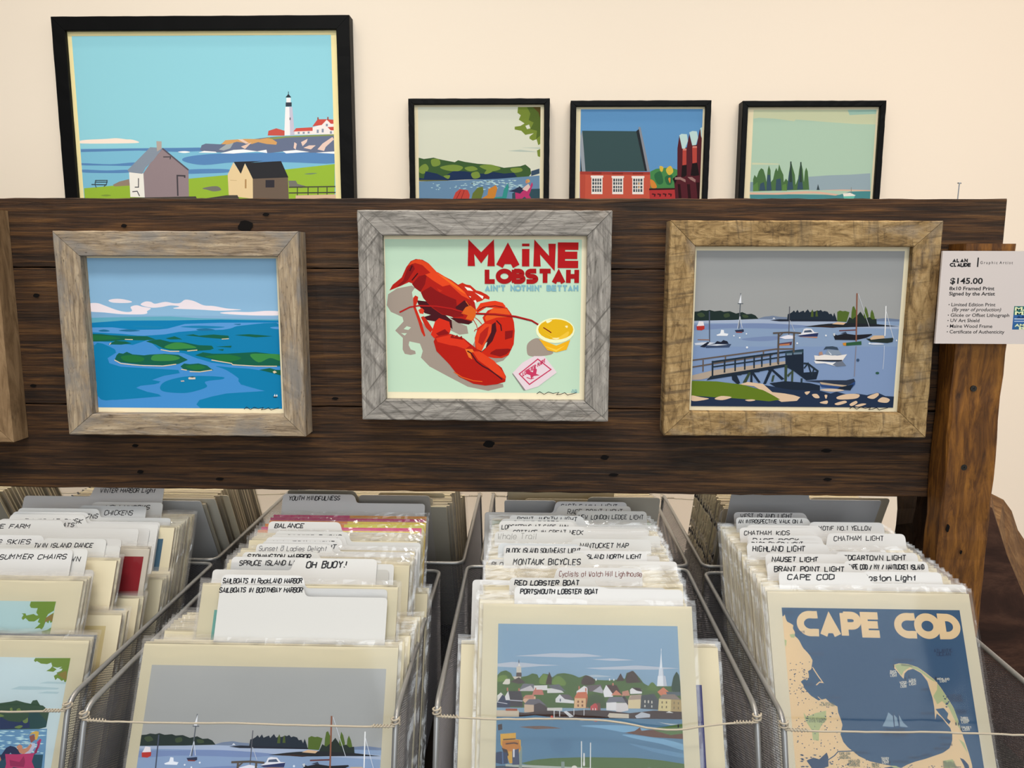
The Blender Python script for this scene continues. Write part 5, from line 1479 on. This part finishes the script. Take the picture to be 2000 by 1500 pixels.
def s_tab(py, off=0.0):
    """foot position of a divider whose tab top shows at image row py"""
    v = ray(1000, py); return (v * (-.318 / v.z)).y - .122 + off
class Row:
    """fills one bin from front to back along s (the foot of each card on the bin floor)"""
    def __init__(s, name, s0, off=0.0): s.n = name; s.s = s0; s.k = 0; s.off = off; s.last = None; s.auto = True
    def at(s, v): s.s = max(s.s, v); return s
    def cards(s, cls, n, xr, where, pitch=.0044, meshes=None, labels=None, panes=None, grp=None):
        w = SIZE[cls][0]; s.last = (cls, xr, where, pitch)
        for i in range(n):
            s.k += 1; me = meshes[i % len(meshes)] if meshes and i < len(meshes) and meshes[i] else PLAIN[cls][(s.k * 5 + len(s.n)) % 8]
            lab = labels[i] if labels and i < len(labels) and labels[i] else None
            r = random.Random(s.k * 31 + len(s.n))
            put_card(me, cls, xr - w / 2 + r.uniform(-.0016, .0016), s.s, lab or where, grp if lab else s.n + ' ' + ('tall' if cls == 'P' else 'wide') + ' prints ' + where[-46:], panes[i] if panes and i < len(panes) else None, seed=s.k * 7 + len(s.n))
            s.s += pitch
        return s
    def div(s, *a, **k):
        want = min(s_tab(a[0][2], s.off), .893)
        if s.last and s.auto:
            n = int((want - s.s) / .0044)
            if n > 0: s.cards(s.last[0], n, s.last[1], s.last[2])
        s.at(want)
        k.setdefault('col', random.Random(s.k + int(a[0][0])).choice(['efefed', 'ebebea', 'f1f1f0', 'e9e9e6']))
        divider(s.s, *a, **k, group=s.n + ' dividers'); s.s += .0015; return s

# front faces -----------------------------------------------------
def art_on(data, crop, quad, al, ab, ar, at_, cut=None, pose=None, tr=None, gain=.93):
    """artwork inside the card margins (fractions of the card: left, bottom, right, top)"""
    def f(mb, w, h):
        Wd, Hd = (ar - al) * w, (at_ - ab) * h
        q = quad
        if q is None:       # sheet corners as the camera sees them on the leaning card
            x, s = pose; sc = (crop[2] - crop[0]) / crop[4]; q = []
            for u, v in ((al, at_), (ar, at_), (ar, ab), (al, ab)):
                P = Vector((x - w / 2 + u * w, s + v * h * math.sin(LEAN), ZF + v * h * math.cos(LEAN))); d = P.dot(CF)
                q.append(((1000 + FPX * P.dot(CR) / d - crop[0]) / sc, (750 - FPX * P.dot(CU) / d - crop[1]) / sc))
            dx, dy = tr[0] - q[1][0], tr[1] - q[1][1]; q = [(a + dx, b_ + dy) for a, b_ in q]
        picture(mb, data, q, Wd, Hd, Hq=cut * h if cut else None, x0=-w / 2 + al * w, z0=at_ * h, y0=-5e-5, gain=gain)
    return f
# bin 1 ------------------------------------------------------------
b = Row('first bin', .643, -.035); b.auto = False
xr = -.4435
mJ = card_mesh('L', 1, art=art_on(J_CHAIR, (0, 1200, 400, 1500, 2000), None, .05, .07, .938, .918, pose=(xr - .127, b.s), tr=(828, 386)))
dk = card_mesh('L', 2, front='23415a')
b.cards('L', 4, xr, 'wide sleeved print directly behind the lawn chair reader print', meshes=[mJ, None, None, dk], panes=[0], labels=['sleeved lake print of a reader in a pink lawn chair, front of the left bin', None, None, 'navy blue edged print fourth from the front of the left bin'], grp='front prints of the bins')
mT = card_mesh('P', 3, art=art_on(J_TREE, (0, 1080, 260, 1275, 2000), None, .06, .06, .878, .918, pose=(-.468 - .1015, b.s + .001), tr=(1017, 622)))
b.cards('P', 4, -.468, 'tall sleeved print just behind the leafy branch print in the left bin', meshes=[mT], panes=[1], labels=['tall sleeved print of a leafy branch on pale sky in the left bin'], grp='front prints of the bins')
b.div((-30, 143.5, 1073), text=('SUMMER CHAIRS', -2, 128, 1092, 9), label='white divider marked SUMMER CHAIRS in the left bin')
b.div((-20, 173, 1071), text=('GOOSE ROCKS DAWN', 20, 155, 1096, 9), label='divider just behind SUMMER CHAIRS showing one pen stroke')
b.div((60, 184, 1112), col='d9d6d0', label='low grey blank divider with a rounded corner behind the leafy branch print')
b.cards('L', 4, xr + .002, 'wide cream print in the low stack right of the leafy branch print')
teal = card_mesh('P', 6, rect=[('5f9a97', (.06, .5, .86, .93)), ('8aa9b4', (.06, .06, .86, .85))])
b.cards('P', 3, -.463, 'tall print between the TWIN ISLAND and SUMMER CHAIRS dividers', meshes=[teal])
b.div((88, 209, 1052), ('L', -40, 1062), ('TWIN ISLAND DANCE', 65, 180, 1069, 8), label='white divider marked TWIN ISLAND DANCE in the left bin')
b.div((100, 236, 1065), col='e4e3df', label='blank divider with low rounded corner right behind TWIN ISLAND')
b.div((110, 238.5, 1052), col='dedcd8', label='taller blank divider right of the TWIN ISLAND tab')
b.div((-60, 84, 1045), ('R', 200, 1062), ('EVENING SKIES', -65, 58, 1063, 9), label='white divider with a tab ending in SKIES at the left edge')
b.cards('L', 3, xr + .002, 'wide cream print in the low stack below the red print')
red = [card_mesh('P', 20 + k, front='e2d8c6', rect=[('8c1420', (.03, .05, .972, .965))]) for k in range(3)]
b.cards('P', 3, -.447, 'dark red print in a clear sleeve', meshes=red, panes=[2, None, None], labels=['dark red sleeved print facing out in the left bin', 'second dark red print right behind the red print in front', 'third dark red print, rearmost of the three'], grp='dark red prints in the left bin')
b.div((-40, 122, 1016), ('R', 272, 1033), ('MAINE FARM', -38, 58, 1032, 8), label='white divider marked MAINE FARM in the left bin')
b.auto = True; bl = card_mesh('L', 7, rect=[('17527e', (.06, .06, .925, .935))])
b.cards('L', 5, xr + .001, 'wide cream print in the stepped stack right of the red prints', meshes=[bl], labels=['wide print with a deep blue picture just right of the red prints'], grp='wide prints in the left bin')
b.div((0, 146, 1014), ('R', 293, 1032), ('SAILBOATS', 78, 143, 1029, 7), label='white divider whose tab ends in OATS in the left bin')
b.div((20, 166, 1005), ('R', 310, 1024), ('LUPINES AT DUSK', 28, 160, 1022, 8), label='divider behind the OATS tab with only the pen tops showing')
b.div((25, 172, 1000), ('R', 313, 1020), ('CASCO BAY', 60, 170, 1017, 8), label='third tab behind MAINE FARM, nearly hidden')
b.cards('P', 2, -.449, 'tall cream print right of the stepped tabs behind MAINE FARM')
b.div((36, 193, 993), ('R', 334, 1012), ('BLUEBERRY BARRENS', 60, 190, 1012, 8), label='tab just in front of CHICKENS at left')
b.cards('P', 2, -.449, 'tall cream print right of the CHICKENS tab')
b.div((160, 287, 988), ('L', 44, 994), ('CHICKENS', 203, 258, 1006, 9), label='white divider marked CHICKENS in the left bin')
b.div((182, 319, 981), ('L', 45, 1004), ('HOLLYHOCKS', 205, 291, 995, 8), label='divider behind CHICKENS with only a final S showing')
b.cards('P', 2, -.449, 'tall cream print behind the CHICKENS tab, rear of the left bin')
b.div((186, 321.5, 948.5), ('L', 48, 968), ('WINTER HARBOR Light', 195, 302, 962, 8), label='white divider marked WINTER HARBOR LIGHT under the plank rail', col='e4e4e6')
# bin 2 ------------------------------------------------------------
b = Row('second bin', .6395, 0)
mG = card_mesh('L', 8, art=art_on(G_HARBOR, None, [(262, 280), (1620, 252), (1552, 1280), (238, 1283)], .042, .09, .958, .902, gain=1.1))
b.cards('L', 2, -.1315, 'wide print directly behind the harbour sailboats print', meshes=[mG], panes=[1], labels=['sleeved print of sailboats in a grey harbour, front of the second bin'], grp='front prints of the bins')
b.div((430.5, 592, 1143), ('R', 757, 1167.5), ('SAILBOATS IN BOOTHBAY HARBOR', 428, 590, 1157, 9), label='white divider marked SAILBOATS IN BOOTHBAY HARBOR', pw=.0008)
b.cards('L', 1, -.128, 'wide print in the low stack behind the BOOTHBAY divider')
b.div((434, 592, 1123), ('R', 757, 1151), ('SAILBOATS IN RockLAND HARBOR', 435, 589, 1139, 9), label='white divider marked SAILBOATS IN ROCKLAND HARBOR', pw=.0008)
aqua = card_mesh('P', 9, rect=[('74b0a6', (.075, .06, .93, .90))])
b.cards('P', 2, -.1385, 'tall print just behind the teal-bordered print', meshes=[aqua], panes=[0], labels=['tall sleeved print with a teal picture left of the ROCKLAND divider'], grp='front prints of the bins')
b.cards('L', 3, -.125, 'wide print in the low stack left and right of the ROCKLAND divider')
b.div((577, 737, 1091), ('L', 416, 1112), ('OH BUOY!', 598, 674, 1109, 12), label='white divider marked OH BUOY! in the second bin', pw=.0011)
b.div((640, 760, 1112), col='d4d3ce', label='grey blank divider edge right of OH BUOY!')
b.div((600, 770, 1101), col='e6e6e3', label='pale blank divider edge furthest right behind OH BUOY!')
b.cards('L', 2, -.122, 'wide print in the low stack right of OH BUOY!')
b.div((453, 600, 1088), ('R', 740, 1101), ('SPRUCE ISLAND LIGHT', 467, 596, 1104, 9), label='white divider marked SPRUCE ISLAND in the second bin', pw=.0009)
pink = card_mesh('P', 10, rect=[('c99a94', (.07, .06, .885, .905)), ('d3a59c', (.865, .4, .885, .905))])
b.cards('P', 2, -.1365, 'second tall print behind the pink-edged one', meshes=[pink], panes=[2], labels=['tall cream print with a dusty pink picture right of OH BUOY!'], grp='front prints of the bins')
b.div((474, 621, 1079), ('R', 745, 1094), ('STONINGTON HARBOR', 483, 606, 1092, 9), label='white divider marked STONINGTON HARBOR, lower half hidden', pw=.0009)
b.div((501, 646, 1062.5), ('R', 803, 1083), ('Sunset @ Ladies Delight', 505, 637, 1076, 9), label='white divider marked Sunset @ Ladies Delight in thin grey ink', pen='55555a', pw=.0005)
for i, (a, r_, y, e, ys) in enumerate(((513, 658, 1057, 808, 1079), (520, 666, 1050, 813, 1074), (530, 673, 1045, 817, 1068), (538, 680, 1038, 822, 1060))):
    b.div((a, r_, y), ('R', e, ys), (('PEMAQUID LIGHT', 'MONHEGAN LIGHT', 'BASS HARBOR', 'LOBSTER BUOYS')[i], a + 12, r_ + (-2 if i == 0 else -15), y + 15, 8), label=('white tab ending in HT right behind Sunset @ Ladies Delight', 'second tab behind Sunset @ Ladies Delight', 'third tab behind Sunset @ Ladies Delight', 'fourth tab behind Sunset @ Ladies Delight, in front of BALANCE')[i])
    if i == 1: b.cards('L', 3, -.121, 'wide print in the low stack against the right side below the stepped tabs')
b.cards('P', 2, -.1365, 'tall cream print in front of the BALANCE divider')
b.div((525, 664, 1019), ('R', 803, 1041), ('BALANCE', 536, 592, 1031, 8), label='white divider marked BALANCE in the second bin', pw=.0009)
hot = []
for k, (c1, c2) in enumerate((('f07f22', 'e9cf3c'), ('d61e78', 'd61e78'), ('f08a2a', 'd8d23c'), ('f08a2a', 'e9c83c'), ('d61e78', 'd61e78'), ('e0207c', 'e89a30'))):
    hot.append(card_mesh('P', 30 + k, front=c1, rect=[(c2, (.5, .0, 1, 1))]))
b.at(.818); b.cards('P', 6, -.139, 'bright print in the second bin', pitch=.012, meshes=hot, panes=[0], grp='bright pink and orange prints in the second bin',
        labels=['orange and yellow print right behind BALANCE', 'magenta print second behind BALANCE', 'orange and lime print third behind BALANCE', 'orange and yellow print fourth behind BALANCE', 'magenta print just in front of the rearmost bright print', 'magenta and orange print right in front of YOUTH MINDFULNESS'])
b.div((553, 692, 965), ('R', 830, 984), ('YOUTH MINDFULNESS', 564, 663, 977, 8), label='white divider marked YOUTH MINDFULNESS under the plank rail', pw=.0008, col='e6e7ea')
# bin 3 ------------------------------------------------------------
b = Row('third bin', .6205)
mH = card_mesh('P', 12, art=art_on(H_TOWN, None, [(473, 105), (1533, 122), (1592, 1030), (457, 1030)], .0735, .07, .9275, .927, cut=.585, gain=.80))
b.cards('P', 1, .1555, 'tall print directly behind the harbour town print', meshes=[mH], panes=[0], labels=['sleeved print of a harbour town with a red lobster boat, front of the third bin'], grp='front prints of the bins')
b.div((1005, 1178, 1145), ('R', 1333, 1152), ('PORTSMOUTH LOBSTER BOAT', 1016, 1167, 1160, 9), label='white divider marked PORTSMOUTH LOBSTER BOAT', pw=.0009)
b.cards('P', 1, .151, 'tall print between the PORTSMOUTH and RED LOBSTER dividers')
b.div((995, 1160, 1129), ('R', 1300, 1148), ('RED LOBSTER BOAT', 1005, 1130, 1143, 9), label='white divider marked RED LOBSTER BOAT', pw=.0009)
purp = card_mesh('L', 13, rect=[('4a4a78', (.075, .06, .93, .83))])
b.cards('L', 3, .1835, 'wide print peeking out both sides behind the harbour town print', meshes=[purp])
b.cards('P', 1, .1535, 'tall print behind the RED LOBSTER divider', labels=['tall cream print reaching above the RED LOBSTER shoulder at right'], grp='tall prints in the third bin')
b.div((1088, 1254, 1109), ('L', 923, 1132), ('Cyclists at Watch Hill Lighthouse', 1092, 1253, 1126, 10), label='white divider marked Cyclists at Watch Hill Lighthouse in thin brown ink', pen='6a3a34', pw=.0005)
b.cards('P', 1, .155, 'tall print behind the Cyclists divider')
b.div((984, 1146, 1080), ('R', 1311, 1104), ('MONTAUK BICYCLES', 1002, 1133, 1103, 11), label='white divider marked MONTAUK BICYCLES', pw=.0009)
b.div((1000, 1180, 1092), ('R', 1322, 1097), label='blank divider with a long shoulder behind MONTAUK BICYCLES')
b.cards('P', 1, .153, 'tall print in the stack behind MONTAUK BICYCLES')
b.div((953, 1100, 1093), ('R', 1240, 1100), ('BLOCK ISLAND', 960, 1046, 1107, 9), label='white divider marked BLOC left of MONTAUK BICYCLES', pw=.0008)
b.div((1120, 1263, 1076), ('L', 985, 1090), ('BLOCK ISLAND NORTH LIGHT', 1105, 1252, 1091, 8), label='white divider marked NORTH LIGHT in the third bin', pw=.0008)
b.div((1140, 1288, 1085), col='e9e7e3', label='blank rounded divider corner right of NORTH LIGHT')
b.cards('P', 1, .153, 'tall print behind the NORTH LIGHT divider')
b.div((984, 1150, 1066), ('R', 1260, 1085), ('BLOCK ISLAND SOUTHEAST LIGHT', 989, 1133, 1080, 9), label='divider marked BL just above MONTAUK BICYCLES, rest hidden', pw=.0008)
b.div((973, 1130, 1062), ('R', 1250, 1078), col='e6ebee', label='bluish blank tab behind the BL divider')
b.div((1118, 1271, 1053), ('L', 990, 1070), ('NANTUCKET MAP', 1133, 1227, 1070, 9), label='white divider marked NANTUCKET MAP', pw=.0008)
b.cards('P', 1, .1545, 'tall print between Whale Trail and NANTUCKET MAP')
b.div((966, 1112, 1039), ('R', 1289, 1047), ('Whale Trail', 972, 1047, 1053, 11), label='white divider marked Whale Trail in faint pencil', pen='8a8a86', pw=.0005)
b.cards('P', 1, .154, 'tall print behind the Whale Trail divider')
b.div((992, 1140, 1028), ('R', 1266, 1039), ('COTTAGE IN GREAT NECK', 1002, 1138, 1044, 8), label='white divider whose tab ends in NECK', pw=.0007)
b.div((975, 1118, 1018), ('R', 1268, 1034), ('LOBSTERING AT CAPE ANN', 980, 1108, 1033, 8), label='white divider marked LOBSTERING AT', pw=.0007)
b.div((978, 1122, 1014), ('R', 1262, 1030), ('SCONSET ROSES', 985, 1090, 1026, 8), label='tab just behind the LOBSTERING divider, pen tops only')
b.div((995, 1138, 1007), ('R', 1282, 1026), ('POINT JUDITH LIGHT', 1010, 1126, 1018, 8), label='white divider marked POINT JUDITH LIGHT', pw=.0007)
b.cards('P', 1, .153, 'tall print behind POINT JUDITH LIGHT')
b.div((1128, 1263, 998), ('L', 1000, 1012), ('NEW LONDON LEDGE LIGHT', 1130, 1256, 1014, 8), label='white divider marked NEW LONDON LEDGE LIGHT', pw=.0007)
grn = [card_mesh('P', 50 + k, front='bcd0b0') for k in range(3)]
b.cards('P', 2, .150, 'pale green tall print right of NEW LONDON LEDGE LIGHT', meshes=grn)
b.div((1091, 1232, 988), ('L', 948, 1001), ('RACE POINT LIGHT', 1108, 1215, 1004, 9), label='white divider marked RA above NEW LONDON LEDGE LIGHT', pw=.0007)
b.div((1086, 1224, 980), ('L', 947, 1000), ('CASTLE HILL LIGHT', 1095, 1205, 993, 8), label='rearmost white tab in the third bin, pen tops only', col='dfe0e4', pw=.0007)
# bin 4 ------------------------------------------------------------
b = Row('fourth bin', .6605, .006)
mI = card_mesh('P', 14, front='efe4c8', art=art_on(I_CAPE, None, [(405, 112), (1562, 142), (1703, 1200), (485, 1200)], .0665, .06, .942, .937, cut=.60, gain=.80))
b.cards('P', 1, .4425, 'tall print directly behind the CAPE COD map', meshes=[mI], panes=[1], labels=['sleeved blue map print headed CAPE COD, front of the fourth bin'], grp='front prints of the bins', pitch=.0046)
b4 = [(((1520, 1692, 1117), ('R', 1885, 1142), ('CAPE COD', 1538, 1628, 1132, 10)), 'white divider marked CAPE COD by hand', 4),
      (((1684, 1838, 1117), ('L', 1530, 1140), ('Boston Light', 1687, 1788, 1134, 11)), 'white divider marked Boston Light', 4),
      (((1497, 1660, 1100), ('R', 1800, 1120), ('BRANT POINT LIGHT', 1512, 1648, 1116, 9)), 'white divider marked BRANT POINT LIGHT', 4),
      (((1649, 1811, 1096), ('L', 1505, 1120), ('CAPE COD / MV / NANTUCKET ISLAND', 1657, 1805, 1112, 9)), 'white divider marked CAPE COD / MV / NANTUCKET', 5),
      (((1494, 1652, 1082), ('R', 1770, 1104), ('NAUSET LIGHT', 1508, 1597, 1097, 9)), 'white divider marked NAUSET LIGHT', 5),
      (((1633, 1791, 1079), ('L', 1500, 1100), ('EDGARTOWN LIGHT', 1648, 1769, 1094, 9)), 'white divider marked EDGARTOWN LIGHT', 5),
      (((1458, 1614, 1061), ('R', 1740, 1084), ('HIGHLAND LIGHT', 1470, 1572, 1077, 10)), 'white divider marked HIGHLAND LIGHT', 2),
      (((1459, 1606, 1055), ('R', 1735, 1078), ('BASS RIVER LIGHT', 1468, 1568, 1068, 9)), 'tab just behind HIGHLAND LIGHT, pen tops only', 1),
      (((1459, 1602, 1046), ('R', 1730, 1070), ('RACE ROCK', 1470, 1560, 1061, 9)), 'second tab behind HIGHLAND LIGHT, nearly blank', 5),
      (((1617, 1767, 1042), ('L', 1480, 1066), ('CHATHAM LIGHT', 1629, 1725, 1056, 9)), 'white divider marked CHATHAM LIGHT', 4),
      (((1444, 1590, 1031), ('R', 1725, 1052), ('CHATHAM KIDS', 1453, 1542, 1045, 8)), 'white divider marked CHATHAM KIDS', 2),
      (((1458, 1600, 1026), ('R', 1700, 1044), None), 'blank tab just behind CHATHAM KIDS', 3),
      (((1582, 1725, 1020), ('L', 1450, 1040), ('MOTIF NO.1 YELLOW', 1599, 1702, 1036, 8)), 'white divider marked MOTIF NO.1 YELLOW', 3),
      (((1437, 1578, 1011), ('R', 1700, 1030), ('AN INTROSPECTIVE WALK ON A', 1442, 1567, 1022, 7)), 'white divider marked AN INTROSPECTIVE WALK ON A', 1),
      (((1433, 1572, 1001), ('R', 1700, 1022), ('WEST ISLAND LIGHT', 1446, 1547, 1012, 8)), 'white divider with ISLAND LIGHT above AN INTROSPECTIVE WALK', 0)]
for i, (a, lab, n) in enumerate(b4):
    b.div(*a, label=lab, pw=.0009 if i < 7 else .00075, col='dcdde0' if i == 14 else 'f0f0ef')
    if n: b.cards('P', 1, .4425, 'tall print in the stack right behind the ' + lab.replace('white divider ', '').replace('just ', '').replace(' by hand', ' tab'), pitch=.0046)
# rear row: backs of the prints, leaning towards the photographer -----
def rear_cards(k, cls, n, s0, pitch, xc, where, skip=()):
    for i in range(n):
        put_card(PLAIN[cls][(i * 3 + k) % 8], cls, xc + random.Random(i + k * 50).uniform(-.003, .003), s0 + i * pitch, where, 'rear bin prints ' + where, rear=True, seed=i + 60 * k)
def rdiv(s, *a, **k): divider(s, *a, sgn=-1, **k, group='rear bin dividers')
rear_cards(0, 'P', 20, 1.200, .0068, -.875, 'backs of tall sleeved prints in the far left rear bin')
rear_cards(1, 'P', 27, 1.164, .0068, -.5545, 'backs of tall sleeved prints in the rear bin behind the summer chairs')
rdiv(1.1580, (200, 392, 977), None, None, col='f4f3f1', label='grey divider seen from behind, right of WINTER HARBOR LIGHT')
rdiv(1.1705, (260, 420, 973), None, None, col='ece4d2', label='tan divider behind the grey one, right of WINTER HARBOR LIGHT')
rdiv(1.2045, (280, 446, 966), None, None, col='f0e4c8', label='cream divider further back in the rear bin right of WINTER HARBOR LIGHT')
rear_cards(2, 'P', 22, 1.164, .0068, -.218, 'backs of tall sleeved prints in the rear bin behind YOUTH MINDFULNESS')
rear_cards(2, 'L', 2, 1.336, .012, -.240, 'wide prints seen from behind at the right of the rear bin')
rdiv(1.1605, (702, 839, 967), ('L', 570, 985), None, col='d9d0c5', label='grey brown divider seen from behind, right of YOUTH MINDFULNESS')
rdiv(1.1725, (561, 692, 957), ('R', 845, 972), None, col='e6dcc8', label='tan divider tab showing above YOUTH MINDFULNESS')
rdiv(1.2070, (740, 868, 962), ('L', 590, 975), None, col='e3d8be', label='cream divider tab behind the grey brown one')
rear_cards(3, 'P', 14, 1.204, .0072, .068, 'backs of tall sleeved prints in the rear bin behind POINT JUDITH')
rdiv(1.1540, (985, 1086, 977), None, None, col='e6e5e5', label='grey blank divider seen from behind, left of the RACE tab')
rdiv(1.1635, (1150, 1290, 971), ('L', 1000, 985), None, col='e4dac8', label='tan divider tab above NEW LONDON LEDGE LIGHT')
rdiv(1.1760, (1025, 1150, 974), ('R', 1270, 985), None, col='efe2c4', label='pale cream divider behind the grey one left of RACE')
rdiv(1.1910, (992, 1200, 958), None, None, col='ecdfc0', label='tall translucent divider under the plank rail above the third bin')
rear_cards(4, 'P', 25, 1.172, .0068, .366, 'backs of tall sleeved prints in the rear bin behind the CAPE COD bin')
rdiv(1.1540, (1430, 1580, 955), ('R', 1722, 977), None, col='ebe9e9', label='large grey divider seen from behind above MOTIF NO.1')
rdiv(1.1670, (1584, 1739, 972), ('L', 1440, 985), None, col='e8dbc2', label='tan divider corner just above and right of the large grey divider')
